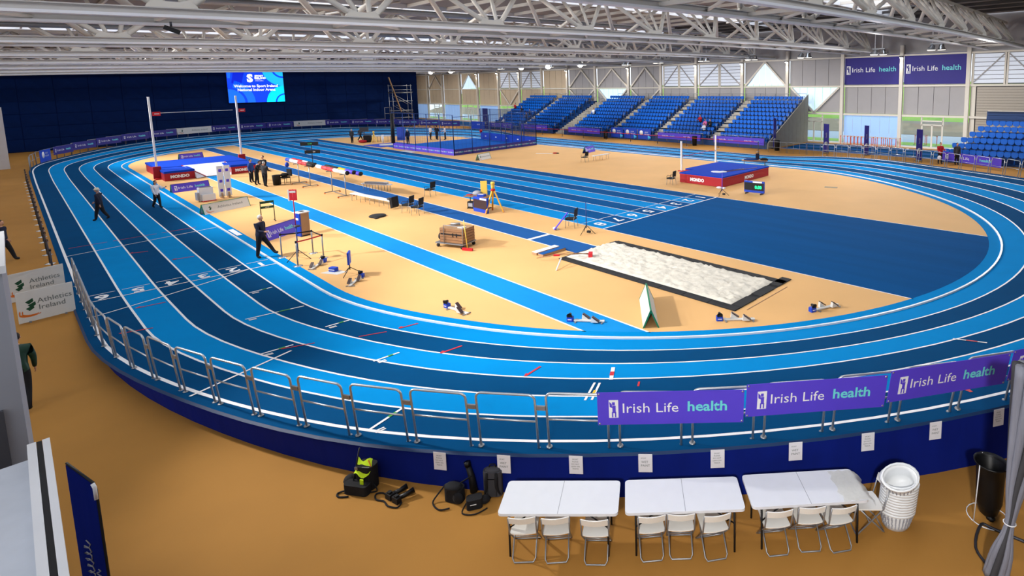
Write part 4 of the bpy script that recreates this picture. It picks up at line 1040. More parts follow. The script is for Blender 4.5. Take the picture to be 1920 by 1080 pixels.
for (xa, ya), (xb, yb), z0, lab in (((-5.76, -28.97), (-5.97, -27.72), .0, 'white board with green leaf and orange sweep, the nearer one beside the pier'), ((-8.56, -29.2), (-8.97, -27.78), 0, 'white board with green leaf, standing behind the nearer one')):
    a = math.atan2(yb - ya, xb - xa); L = math.hypot(xb - xa, yb - ya)
    t = thing('standing_board', lab, 'board', ((xa + xb) / 2, (ya + yb) / 2, 0), a, 'white boards at the end of the stanchions')
    p_ = MB().box((0, 0, 0), (L, .03, .96)).build('panel', 'board_white', t, (0, 0, .5)); athletics(p_, L, .96, -.018, True)
    for s in (-.4, .4): MB().box((s, .12, .02), (.05, .4, .04)).build('foot', 'galv', t)
# tall twin panels with blue emblems
t = thing('wind_screen', 'pair of tall white panels with blue emblems on brown feet', 'panel', (-25.3, -19.48, 0), math.radians(96))
for s in (-.19, .19):
    p_ = MB().box((0, 0, 0), (.34, .05, 2.0)).build('panel', 'vinyl_white', t, (s, 0, 1.12))
    for z in (.7, 0, -.6):
        MB().box((0, -.03, z), (.16, .006, .18)).build('emblem', 'purple', p_)
    MB().prism([(-.3, 0), (.3, 0), (0, .4)], -.04, .04, Matrix.Translation((s, 0, .0)) @ Matrix.Rotation(PI / 2, 4, 'Z') @ Matrix.Rotation(PI / 2, 4, 'X')).build('foot', 'board_ply', t)
t = thing('stand_box', 'white stepped box with red base beside the white tent board', 'box', (-25.05, -20.55, 0), math.radians(96))
MB().rbox((0, .1, .45), (.75, .4, .84), .03).build('body', 'vinyl_white', t); MB().rbox((.05, -.22, .25), (.7, .3, .4), .03).build('step', 'vinyl_white', t); MB().box((.05, -.2, .03), (.72, .36, .06)).build('base', 'red', t); MB().box((0, .1, .88), (.6, .3, .02)).build('lid', 'grey_dark', t); MB().box((-.45, .05, .35), (.12, .4, .5)).build('side_panel', 'grey_wall', t)
# lap counter frame, sign on a tripod, cabinet
t = thing('lap_counter', 'slim frame with two green digit boards near the kerb', 'frame', (-15.25, -19.78, 0), math.radians(84))
for s in (-.3, .3): MB().bar((s, 0, 0), (s, 0, 1.12), .035).build('upright', 'black', t); MB().bar((s, -.25, .02), (s, .25, .02), .035).build('foot', 'black', t)
for z in (1.05, .78): MB().box((0, 0, z), (.62, .05, .12)).build('digit_board', 'green_dark', t)
lettering('60:00', .08, 'ink_white', t, (0, -.03, .78))
t = thing('tripod_sign', 'red and white sign on a tall tripod pole inside the belt square', 'sign', (-6.35, -21.1, 0), math.radians(45))
MB().tube([(0, 0, .3), (0, 0, 1.4)], .022, 6).build('pole', 'post_blue', t); MB().tube([(0, 0, 1.4), (0, 0, 2.95)], .018, 6).build('mast', 'red', t)
for a in (0, 2.1, 4.2): MB().tube([(0, 0, .42), (.5 * math.cos(a), .5 * math.sin(a), .01)], .014, 5).build('leg', 'black', t)
MB().box((0, 0, 2.72), (.3, .03, .44)).build('sign_plate', 'red', t); MB().box((-.17, 0, 2.7), (.05, .035, .46)).build('sign_edge', 'board_white', t); MB().ball((.04, 0, 1.42), (.16, .12, .05)).build('tray', 'dark_steel', t); MB().box((0, -.018, 2.85), (.24, .004, .08)).build('sign_print', 'board_white', t)
t = thing('equipment_cabinet', 'upright grey-brown cabinet with blue side and white top', 'cabinet', (-10.5, -19.62, 0), math.radians(12))
MB().box((0, .04, .58), (.42, .4, 1.08)).build('body', 'board_ply', t); MB().box((0, -.19, .58), (.44, .06, 1.12)).build('side_panel', 'blue_board', t); MB().box((0, .02, 1.15), (.48, .5, .05)).build('top', 'vinyl_white', t); MB().box((0, .02, 1.18), (.2, .2, .03)).build('slot', 'black', t); MB().box((0, .02, .03), (.43, .43, .06)).build('base', 'black', t)
MB().box((0, -.225, .85), (.24, .01, .1)).build('emblem', 'ink_white', t)
# belt square
sq = [(-7.22, -21.46), (-6.85, -20.39), (-5.74, -20.36), (-5.39, -21.43)]
pchr = MB().tube([(0, 0, .02), (0, 0, .95)], .028, 8).mesh('post', 'galv')
for k, (x, y) in enumerate(sq):
    stanchion(x, y, ['chrome stanchion at the left corner of the belt square', 'chrome stanchion at the back corner of the belt square', 'chrome stanchion at the right corner of the belt square', 'chrome stanchion at the front corner of the belt square'][k], 'stanchions of the belt square', sq[k + 1] if k < 3 else None, ['belt_black', 'belt_black', 'red'][k] if k < 3 else None, slack=.02, pm=pchr)
# blue board on a tripod with its box
t = thing('tripod_board', 'blue board on a small black tripod beside the starting blocks', 'board', (-2.66, -20.5, 0), math.radians(150))
MB().box((0, 0, .66), (.42, .06, .46)).build('panel', 'blue_board', t); MB().tube([(0, 0, .2), (0, 0, .5)], .02, 6).build('stem', 'black', t)
for a in (.6, 2.7, 4.8): MB().tube([(0, 0, .3), (.42 * math.cos(a), .42 * math.sin(a), .01)], .014, 5).build('leg', 'black', t)
t = thing('timing_box', 'small blue box with white stripe lying on a pale cloth', 'box', (-3.6, -20.75, 0), .4)
MB().rbox((0, 0, .08), (.32, .2, .15), .03).build('body', 'blue_board', t); MB().box((0, -.101, .08), (.3, .006, .03)).build('stripe', 'ink_white', t); MB().poly([(-.3, -.35, .006), (.5, -.3, .006), (.6, .1, .006), (-.1, .15, .006)]).build('cloth', 'board_white', t)
# ---------------------------------------------------------------- starting blocks
bm_ = {}
def starting_block(x, y, rz, label):
    t = thing('starting_block', label, 'starting block', (x, y, 0), rz, 'starting blocks with speakers')
    if not bm_:
        bm_['rail'] = MB().box((0, 0, .04), (.92, .09, .035)).mesh('rail', 'board_white')
        bm_['ped'] = MB().prism([(-.12, 0), (.1, 0), (-.1, .16)], -.045, .045, Matrix.Rotation(PI / 2, 4, 'X')).mesh('pedal', 'board_white')
        bm_['pad'] = MB().bar((.125, 0, .03), (-.08, 0, .17), .1, .025).mesh('pedal_pad', 'dark_panel')
        bm_['box'] = MB().rbox((0, 0, .07), (.2, .16, .13), .03).mesh('speaker_box', 'blue_board'); bm_['horn'] = MB().lathe([(.04, -.06), (.05, 0), (.09, .07), (.075, .07), (.03, .0)], 12, M=Matrix.Translation((0, -.02, .2)) @ Matrix.Rotation(PI / 2 + .2, 4, 'X')).mesh('speaker_horn', 'black_gloss')
        bm_['str'] = MB().box((0, -.082, .07), (.12, .006, .02)).mesh('label_strip', 'ink_white'); bm_['foot'] = MB().box((0, 0, .015), (.05, .3, .025)).mesh('foot', 'galv')
    link('rail', bm_['rail'], t)
    for px_, py_ in ((-.12, .1), (.2, -.1)):
        p_ = link('pedal', bm_['ped'], t, (px_, py_, .045)); link('pedal_pad', bm_['pad'], p_)
    s = link('speaker_box', bm_['box'], t, (-.58, .02, 0)); link('speaker_horn', bm_['horn'], s); link('label_strip', bm_['str'], s)
    for x_ in (-.4, .4): link('foot', bm_['foot'], t, (x_, 0, 0))
starting_block(-4.75, -20.95, -.75, 'starting block beside the belt square')
starting_block(-1.6, -20.75, -.75, 'starting block beside the blue tripod board')
starting_block(3.75, -19.75, .12, 'starting block alone on the ochre floor between kerb and vault runway')
starting_block(7.5, -17.65, ba - .12, 'starting block lying on the light blue vault runway')
starting_block(10.85, -14.72, ba, 'starting block by the corner of the sand pit')
starting_block(12.44, -12.2, 1.2, 'starting block nearest the dark blue stopping area')
# ---------------------------------------------------------------- pole vault
t = thing('vault_mat', 'blue and red pole vault landing mat with white box collar', 'landing mat', (0, 0, 0))
MB().box((-43.2, -17.7, .72), (5.8, 6.2, .14)).build('top_sheet', 'mat_blue', t)
MB().box((-43.2, -17.7, .33), (5.75, 6.1, .66)).build('mat_body', 'mat_red', t)
for y0, y1, nm in ((-20.8, -18.9, 0), (-16.5, -14.7, 1)):
    f = MB().box((-38.8, (y0 + y1) / 2, .3), (3.0, y1 - y0, .6)).build('front_mat', 'mat_red', t); MB().box((-38.8, (y0 + y1) / 2, .68), (3.02, y1 - y0 + .02, .16)).build('front_cover', 'mat_blue', f)
    lettering('MONDO', .3, 'ink_white', f, (-37.29, (y0 + y1) / 2, .3), rot=(0, 0, PI / 2), bold=.02)
MB().add([(-40.3, -19.2, .81), (-40.3, -16.2, .81), (-37.4, -17.1, .06), (-37.4, -18.2, .06)], [(0, 3, 2, 1)]).build('box_collar', 'vinyl_white', t)
MB().add([(-40.3, -19.2, .81), (-37.4, -18.2, .06), (-37.0, -18.85, .02), (-37.3, -18.92, .7)], [(0, 1, 2, 3)]).build('collar_wing', 'vinyl_white', t); MB().add([(-40.3, -16.2, .81), (-37.3, -16.48, .7), (-37.0, -16.55, .02), (-37.4, -17.1, .06)], [(0, 1, 2, 3)]).build('collar_wing', 'vinyl_white', t)
for q_ in ((-40.3, -19.2, .82), (-40.3, -16.2, .82)): MB().bar(q_, (-37.4, -18.2 if q_[1] < -18 else -17.1, .08), .07, .04).build('collar_trim', 'mat_red', t)
lettering('MONDO', .28, 'ink_white', t, (-41.5, -20.82, .35))
def standard(x, y, h, label, pad=True):
    t = thing('vault_upright', label, 'upright', (x, y, 0), 0, 'pole vault uprights')
    MB().bar((0, 0, .1), (0, 0, h), .13, .13).build('mast', 'upright_white', t); MB().box((0, 0, .06), (.9, .4, .12)).build('base', 'red', t); MB().box((0, 0, .55), (.3, .5, .95)).build('base_pad', 'mat_red', t)
    MB().box((0, .38, h - 1.35), (.06, .5, .32)).build('bar_support', 'red', t); MB().box((.035, .4, h - 1.35), (.01, .3, .06)).build('support_mark', 'ink_white', t)
standard(-39.2, -20.95, 6.55, 'tall white vault upright at the near side of the mat'); standard(-43.4, -14.25, 6.45, 'tall white vault upright at the far side of the mat')
o = MB().tube([(-39.2, -20.6, 5.25), (-41.3, -17.5, 5.22), (-43.4, -14.6, 5.15)], .02, 6).build('vault_crossbar', 'upright_white'); tag(o, 'thin crossbar resting high between the vault uprights', 'crossbar')
def pole_rack(x, y, rz, covers, label):
    t = thing('pole_rack', label, 'rack', (x, y, 0), rz, 'wheeled pole racks')
    for s in (-1.15, 1.15):
        MB().tube([(s, 0, .1), (s, 0, 1.5)], .03, 6).build('post', 'galv', t); MB().bar((s, -.5, .1), (s, .5, .1), .05).build('foot', 'galv', t); MB().bar((s, -.3, 1.5), (s, .3, 1.5), .05).build('arm', 'galv', t)
        for yy in (-.48, .48): MB().lathe([(.05, -.02), (.05, .02)], 8, M=Matrix.Translation((s, yy, .05)) @ Matrix.Rotation(PI / 2, 4, 'Y')).build('wheel', 'orange', t)
    MB().bar((-1.15, 0, .12), (1.15, 0, .12), .04).build('base_rail', 'galv', t)
    for j, (yy, zz, x0, x1, segs) in enumerate(covers):
        t2 = thing('pole_bag', '%s padded pole bag from the front on the %s' % (nth(j + 1), label.split(',')[0]), 'bag', (x, y, 0), rz, 'pole vault bags')
        L = (x1 - x0) / len(segs)
        for q_, m_ in enumerate(segs): MB().tube([(x0 + L * q_, yy, zz), (x0 + L * (q_ + 1), yy, zz - .02)], .13, 9).build('bag_section', m_, t2)
        MB().lathe([(.05, 0), (.13, .02), (.14, .06)], 9, M=Matrix.Translation((x1, yy, zz)) @ Matrix.Rotation(PI / 2, 4, 'Y')).build('end_cap', 'black', t2)
pole_rack(-26.2, -14.5, .0, [(-.15, 1.68, -3.0, 2.4, ('blue_board', 'vinyl_white', 'vinyl_white', 'pad_red', 'pad_red', 'black')), (.14, 1.68, -2.6, 1.9, ('red', 'red', 'vinyl_white', 'black'))], 'wheeled rack nearer the group of officials, carrying a blue and white bag')
pole_rack(-20.1, -14.4, .0, [(-.16, 1.68, -3.1, 2.0, ('vinyl_white', 'pad_red', 'pad_red', 'board_white', 'board_white')), (.1, 1.72, -2.2, 2.4, ('black', 'black', 'yellow', 'purple')), (.3, 1.66, -1.8, 2.9, ('black', 'black', 'grey_dark', 'purple'))], 'wheeled rack nearer the long white bench, carrying a red bag')
MB().ball((-2.9, -.2, 1.3), (.14, .14, .2)).build('hanging_sleeve', 'blue_board', bpy.data.objects['pole_bag']); 
# ---------------------------------------------------------------- high jump
t = thing('high_jump_mat', 'blue topped red high jump landing mat', 'landing mat', (-4.3, 5.9, 0), 0)
MB().box((1.0, 0, .33), (3.6, 6.1, .62)).build('mat_body', 'mat_red', t); MB().box((1.0, 0, .67), (3.64, 6.14, .08)).build('top_sheet', 'mat_blue', t); MB().box((-1.2, .9, .33), (.9, 4.4, .6)).build('front_mat', 'mat_red', t); MB().box((-1.2, .9, .66), (.9, 4.4, .08)).build('front_cover', 'mat_blue', t)
MB().box((1.0, 0, .615), (3.66, 6.16, .03)).build('edge_band', 'pad_red', t)
lettering('MONDO', .3, 'ink_white', t, (.7, -3.06, .3), bold=.02); lettering('MONDO', .3, 'ink_white', t, (2.81, .3, .3), rot=(0, 0, PI / 2), bold=.02)
for x, y, h, lab in ((-8.1, 6.9, 2.4, 'white high jump upright nearer the black chair'), (-8.2, 11.8, 2.5, 'white high jump upright behind the mat')):
    u = thing('jump_upright', lab, 'upright', (x, y, 0), 0, 'high jump uprights'); MB().bar((0, 0, 0), (0, 0, h), .11, .11).build('mast', 'upright_white', u); MB().box((0, 0, .03), (.5, .35, .06)).build('base', 'red', u); MB().box((.02, .1 if y < 8 else -.1, 1.15), (.05, .1, .04)).build('bar_rest', 'dark_steel', u)
o = MB().tube([(-8.1, 7.0, 1.18), (-8.2, 11.7, 1.24)], .018, 6).build('high_jump_crossbar', 'line_red'); tag(o, 'thin reddish crossbar between the high jump uprights', 'crossbar')
t = thing('towel_heap', 'white towel and sticks left on the high jump mat', 'towel', (-3.0, 4.4, .71)); 
mb = MB().ball((0, 0, .02), (.5, .3, .06)).ball((.3, .3, .02), (.3, .25, .05)); mb.build('towel', 'white_cloth', t); MB().tube([(.4, .2, .03), (1.2, 3.4, .03)], .02, 5).build('stick', 'wood', t); MB().tube([(.1, .5, .03), (.7, 2.4, .03)], .02, 5).build('stick', 'dark_steel', t)
t = thing('score_display', 'black digital display showing green zeros beside the high jump mat', 'display', (1.25, 2.3, 0), math.radians(8))
MB().box((0, 0, .45), (1.32, .12, .72)).build('case', 'blue_board', t); MB().box((0, -.065, .47), (1.28, .01, .48)).build('screen', 'black', t); lettering('0.00', .26, 'led_green', t, (.28, -.075, .43), bold=.012); MB().box((.22, -.066, .76), (.6, .01, .09)).build('name_plate', 'ink_white', t)
for s in (-.5, .5): MB().box((s, 0, .045), (.06, .5, .09)).build('foot', 'dark_steel', t)
def tripod_pole(x, y, h, label, m='purple', foot_box=True):
    t = thing('tripod_pole', label, 'tripod', (x, y, 0), .3, 'slim tripod poles')
    MB().tube([(0, 0, .28), (0, 0, h)], .022, 6).build('pole', m, t)
    for a in (.3, 2.4, 4.5): MB().tube([(0, 0, .42), (.42 * math.cos(a), .42 * math.sin(a), .01)], .014, 5).build('leg', 'black', t)
    if foot_box: MB().box((.1, .05, .1), (.16, .12, .1)).build('control_box', 'black', t)  # small black box at the tripod foot
tripod_pole(-.04, .62, 1.42, 'purple tripod pole at the corner of the high jump mat'); tripod_pole(.02, -10.85, 1.5, 'blue tripod pole at the end of the eighth sprint lane', 'post_blue')
t = thing('shoe_bag', 'white bag lying at the foot of the high jump mat', 'bag', (-1.5, 2.45, 0)); MB().ball((0, 0, .07), (.22, .14, .08)).ball((.3, .08, .06), (.14, .12, .07)).build('bag', 'white_cloth', t)
t = thing('stretcher_bench', 'low couch with dark blankets behind the high jump mat', 'bench', (-5.1, 13.0, 0), .55)
MB().box((0, 0, .42), (2.1, .6, .08)).build('bench_top', 'wood', t)
for s in (-.85, .85): MB().box((s, 0, .2), (.05, .5, .38)).build('leg', 'dark_steel', t)
MB().ball((-.3, 0, .5), (.6, .3, .12)).build('blanket', 'blue_cloth', t); MB().ball((.8, 0, .5), (.35, .28, .16)).build('pack', 'black_cloth', t)
MB().box((.25, .1, .75), (.3, .25, .5)).build('equipment', 'navy_cloth', t); MB().tube([(.3, .2, .9), (.32, .2, 1.85)], .03, 6).build('pole', 'dark_steel', t)
# ---------------------------------------------------------------- black armchairs and benches
ac = {}
def armchair(x, y, rz, label):
    """faces -Y locally"""
    t = thing('armchair', label, 'chair', (x, y, 0), rz, 'black chairs on the infield')
    if not ac:
        ac['seat'] = MB().rbox((0, -.02, .45), (.5, .48, .07), .07).mesh('seat', 'black_cloth')
        ac['back'] = MB().rbox((0, 0, 0), (.46, .05, .4), .02).mesh('backrest', 'black_cloth')
        ac['legf'] = MB().tube([(0, -.24, 0), (0, -.2, .43)], .013, 5).mesh('leg', 'galv'); ac['legb'] = MB().tube([(0, .26, 0), (0, .2, .45), (0, .25, .62)], .013, 5).mesh('leg', 'galv')
        ac['arm'] = MB().tube([(0, .2, .66), (0, -.15, .67), (0, -.2, .6), (0, -.18, .44)], .016, 5).mesh('armrest', 'black')
    link('seat', ac['seat'], t); b = link('backrest', ac['back'], t, (0, .25, .76)); b.rotation_euler = (-.12, 0, 0)
    for s in (-.24, .24): link('leg', ac['legf'], t, (s, 0, 0)); link('leg', ac['legb'], t, (s, 0, 0)); link('armrest', ac['arm'], t, (s * 1.1, 0, 0))
armchair(-11.3, -14.0, math.radians(-60), 'black armchair, the left one of the pair at the bench end'); armchair(-10.3, -13.95, math.radians(-60), 'black armchair, the right one of the pair at the bench end'); armchair(-14.75, -10.85, math.radians(-70), 'black armchair alone beside the eighth sprint lane')
armchair(-5.0, 1.75, math.radians(-80), 'black armchair beside the high jump mat'); armchair(-18.45, 6.0, math.radians(-80), 'black armchair beside the short white bench'); armchair(-1.45, -10.5, math.radians(-60), 'black armchair with a purple board leaning on it')
o = MB().box((0, 0, 0), (.09, .03, 1.05)).build('leaning_board', 'purple'); o.location = (-1.52, -11.1, .42); o.rotation_euler = Euler((.0, .0, 0), 'XYZ'); o.rotation_euler = (Vector((-1.38, -10.72, .82)) - Vector((-1.62, -11.45, 0))).to_track_quat('Z', 'Y').to_euler(); tag(o, 'purple board leaning against a black armchair', 'board')
o = MB().ball((0, 0, .07), (.12, .1, .07)).box((.1, .06, .05), (.14, .1, .08)).build('shoe_pile', 'white_cloth'); o.location = (-1.75, -11.3, 0); tag(o, 'white shoes on the floor by the leaning purple board', 'shoes')
def bench(x, y, rz, L, label, n=4, h=.45):
    t = thing('bench', label, 'bench', (x, y, 0), rz, 'white benches on the infield')
    MB().rbox((0, 0, h), (L, .34, .05), .03).build('bench_top', 'vinyl_white', t)
    for k in range(n): xx = -L / 2 + .2 + (L - .4) * k / (n - 1); MB().tube([(xx, -.15, 0), (xx, -.13, h - .03), (xx, .13, h - .03), (xx, .15, 0)], .016, 5).build('leg_frame', 'galv', t)
bench(-15.3, -14.3, .1, 4.6, 'long white bench nearer the vault runway', 5); bench(-19.7, -12.1, .42, 2.4, 'white bench with bags across the long jump runway', 5); bench(-18.4, 8.0, 1.6, 2.1, 'short white bench beside the far straight', 3)
o = MB().rbox((0, 0, .1), (1.8, .3, .1), .04).build('folded_cloth', 'grey_wall'); o.location = (-19.7, -12.1, .43); o.rotation_euler = (0, 0, .42); tag(o, 'pale grey cloth laid along the white bench', 'cloth')
t = thing('jacket', 'black jacket hung over the end of the long white bench', 'jacket', (-12.95, -14.05, 0), .1)
mb = MB(); mb.add([(-.12, -.2, .62), (.12, -.2, .7), (.2, -.2, .15), (.05, -.24, .05), (-.1, .2, .6), (.14, .2, .75), (.22, .2, .2), (.06, .24, .08)], [(0, 1, 2, 3), (4, 7, 6, 5), (0, 4, 5, 1), (1, 5, 6, 2), (2, 6, 7, 3), (3, 7, 4, 0)]); mb.build('body', 'black_cloth', t)
MB().ball((-.35, 0, .54), (.3, .16, .07)).build('sleeve', 'char_cloth', t)
t = thing('coiled_mat', 'flat black coil lying on the ochre floor', 'coil', (-11.66, -15.56, 0)); MB().lathe([(.42, 0), (.45, .04), (.4, .09), (.1, .1)], 16).build('coil', 'rubber_black', t); MB().box((.35, -.25, .03), (.4, .2, .05)).build('loose_end', 'rubber_black', t)
t = thing('floor_marker', 'white strip and red cloth lying near the throwing cage', 'cloth', (-26.0, 8.2, 0), .5); MB().box((-.7, 0, .01), (1.8, .22, .02)).build('strip', 'vinyl_white', t); MB().ball((.5, .1, .06), (.3, .16, .07)).build('cloth', 'red_cloth', t); MB().ball((.7, .1, .05), (.2, .14, .06)).build('shoes', 'black_cloth', t)
o = MB().box((0, 0, .01), (.8, .35, .02)).build('floor_hatch', 'earth'); o.location = (4.1, 7.2, 0); o.rotation_euler = (0, 0, .3); tag(o, 'small dark hatch on the floor right of the high jump mat', 'hatch')
# ---------------------------------------------------------------- measuring table
t = thing('measuring_table', 'small wooden table with papers beside the yellow tripod', 'table', (-9.0, -10.9, 0), .35)
MB().box((0, 0, .72), (1.6, .7, .04)).build('tabletop', 'wood', t)
for s in (-.6, .6): MB().tube([(s, 0, 0), (s, 0, .7)], .025, 6).build('leg', 'black', t); MB().bar((s, -.3, .03), (s, .3, .03), .05).build('foot', 'black', t)
def tiny(name, mb, m, x, y, z, rz, label, cat): o = mb.build(name, m); o.location = (x, y, z); o.rotation_euler = (0, 0, rz); tag(o, label, cat); return o
tiny('helmet_box', MB().ball((0, 0, .1), (.3, .22, .16)), 'grey_wall', -9.3, -10.8, .74, .3, 'pale grey rounded bag on the measuring table', 'bag')
tiny('marker_board', MB().rbox((0, 0, .4), (.38, .05, .8), .02), 'yellow_pale', -9.05, -10.5, .74, .8, 'tall yellow plate standing on the measuring table', 'board')
tiny('document_case', MB().rbox((0, 0, .06), (.45, .3, .12), .02), 'blue_board', -8.7, -10.9, .74, .5, 'blue case with papers on the measuring table', 'case'); tiny('paper_sheet', MB().box((0, 0, .004), (.3, .2, .006)), 'paper', -8.7, -10.92, .862, .5, 'white sheet on the blue case', 'paper')
tiny('red_folder', MB().box((0, 0, .02), (.3, .22, .03)), 'red', -9.65, -11.1, .74, .2, 'red folder at the edge of the measuring table', 'folder')
t = thing('score_board', 'dark display board with blue frame before the measuring table', 'display', (-8.02, -11.4, 0), math.radians(2))
MB().box((0, 0, .42), (1.3, .1, .84)).build('case', 'blue_board', t); MB().box((0, -.055, .46), (1.26, .01, .5)).build('screen', 'dark_panel', t); MB().box((.3, -.056, .77), (.6, .01, .1)).build('name_plate', 'ink_white', t)
t = thing('survey_tripod', 'yellow survey tripod with instrument beside the display board', 'tripod', (-7.45, -10.95, 0), .2)
for a in (.4, 2.5, 4.6): MB().bar((.06 * math.cos(a), .06 * math.sin(a), 1.25), (.56 * math.cos(a), .56 * math.sin(a), .02), .09, .05).build('leg', 'yellow', t); MB().bar((.49 * math.cos(a), .49 * math.sin(a), .2), (.57 * math.cos(a), .57 * math.sin(a), 0), .08, .06).build('leg_tip', 'orange', t)
MB().lathe([(.12, 1.22), (.14, 1.3), (.08, 1.34)], 10).build('head', 'red', t); MB().lathe([(.08, 1.34), (.1, 1.42), (.1, 1.6), (.13, 1.62), (.1, 1.72)], 10).build('instrument', 'yellow_pale', t)
t = thing('tool_case', 'black case under the measuring table', 'case', (-9.35, -11.15, 0), .3); MB().rbox((0, 0, .2), (.5, .25, .4), .04).build('case', 'black', t); MB().box((0, -.13, .22), (.3, .01, .2)).build('panel', 'grey_wall', t)
t = thing('tool_case', 'blue case under the measuring table', 'case', (-8.75, -11.2, 0), .3); MB().rbox((0, 0, .22), (.35, .25, .44), .03).build('case', 'blue_board', t); MB().box((.25, .02, .2), (.12, .2, .38)).build('side_pocket', 'grey_wall', t)
# ---------------------------------------------------------------- trolley with broom
t = thing('trolley', 'flat trolley loaded with wooden crates and a wheel', 'trolley', (-3.05, -15.85, 0), math.radians(20))
MB().box((0, 0, .2), (1.5, .9, .05)).build('deck', 'galv', t)
for sx in (-.65, .65):
    for sy in (-.38, .38): MB().lathe([(.08, -.03), (.08, .03)], 10, M=Matrix.Translation((sx, sy, .08)) @ Matrix.Rotation(PI / 2, 4, 'X')).build('caster', 'rubber_black', t)
for j in range(5):
    for q_ in (-1, 1): MB().box((.1, .39 * q_, .30 + .125 * j), (1.22, .04, .11)).build('crate_slat', 'wood', t)
    for q_ in (-1, 1): MB().box((.1 + .6 * q_, 0, .30 + .125 * j), (.04, .74, .11)).build('crate_slat', 'wood', t)
MB().box((.1, 0, .53), (1.16, .72, .6)).build('crate_core', 'dark_panel', t)
for j in range(4): MB().box((.1, -.3 + .2 * j, .86), (1.24, .18, .03)).build('lid_plank', 'board_ply', t)
MB().box((.1, -.42, .62), (1.1, .02, .05)).build('crate_strap', 'black', t)
for s_ in (-.05, .15): MB().box((.25 + s_, -.425, .6), (.04, .02, .16)).build('crate_clasp', 'black', t)
MB().tube([(.76, -.45, .22), (.76, -.45, 1.02), (-.25, -.45, 1.02), (-.25, -.45, .22)], .018, 6).build('push_bar', 'galv', t)
MB().lathe([(.07, -.07), (.17, -.05), (.18, 0), (.17, .05), (.07, .07)], 14, M=Matrix.Translation((-.68, -.1, .42)) @ Matrix.Rotation(PI / 2, 4, 'Y')).build('spare_wheel', 'rubber_black', t)
MB().tube([(-.3, .1, .93), (.1, .2, .95)], .06, 7).build('roller', 'galv', t); MB().box((.45, -.1, .89), (.3, .25, .03)).build('papers', 'board_white', t)
t = thing('broom', 'broom with red head leaning on the trolley', 'broom', (-1.95, -15.95, 0), .4)
MB().box((0, 0, .06), (.5, .09, .11)).build('head', 'red', t); MB().tube([(0, 0, .1), (-.2, .1, 1.3)], .018, 6).build('handle', 'yellow_pale', t)
# takeoff board inserts and rake by the pit
for k, (x0, m_) in enumerate(((.62, 'line_white'), (1.02, 'runway_dark'))):
    t = thing('takeoff_insert', ['white topped takeoff board insert lying by the runway', 'blue topped takeoff board insert beside the white one'][k], 'board', (x0 + .17, -13.9 + .02 * k, 0), math.radians(92), 'takeoff board inserts'); MB().box((0, 0, .06), (1.25, .3, .1)).build('box', 'board_ply', t); MB().box((0, 0, .115), (1.25, .3, .012)).build('top', m_, t)
t = thing('rake', 'rake with red head resting on a white stand at the pit', 'rake', (2.2, -14.35, 0), .75)
MB().tube([(-.9, 0, .12), (.35, .05, .3), (1.25, .12, .2)], .018, 6).build('handle', 'wood', t); MB().tube([(-.3, .05, .2), (1.2, .18, .22)], .014, 6).build('second_handle', 'wood', t); MB().box((1.25, .14, .18), (.16, .3, .16)).build('head', 'red', t); MB().box((-.1, .02, .22), (.25, .1, .06)).build('grip', 'red', t)
t = thing('support_leg', 'white angled prop under the rake', 'prop', (3.1, -15.25, 0), 0); MB().tube([(0, 0, .02), (-.35, .55, .3)], .03, 6).build('leg', 'vinyl_white', t)
# running clock over the sprint lanes
t = thing('display_clock', 'two small black display boards on a thin pole by the sprint lanes', 'display', (-37.5, -10.2, 0), math.radians(60))
MB().tube([(0, 0, .02), (0, 0, 2.2)], .03, 6).build('pole', 'black', t); MB().box((0, 0, .02), (.7, .5, .04)).build('base', 'black', t)
b = MB().box((-.15, 0, 2.0), (1.45, .1, .32)).build('upper_board', 'black', t); lettering('6.00', .2, 'led_dim', b, (-.1, -.06, 2.0)); b = MB().box((.05, 0, 1.25), (1.25, .1, .3)).build('lower_board', 'black', t); lettering('00', .2, 'ink_white', b, (.2, -.06, 1.25))
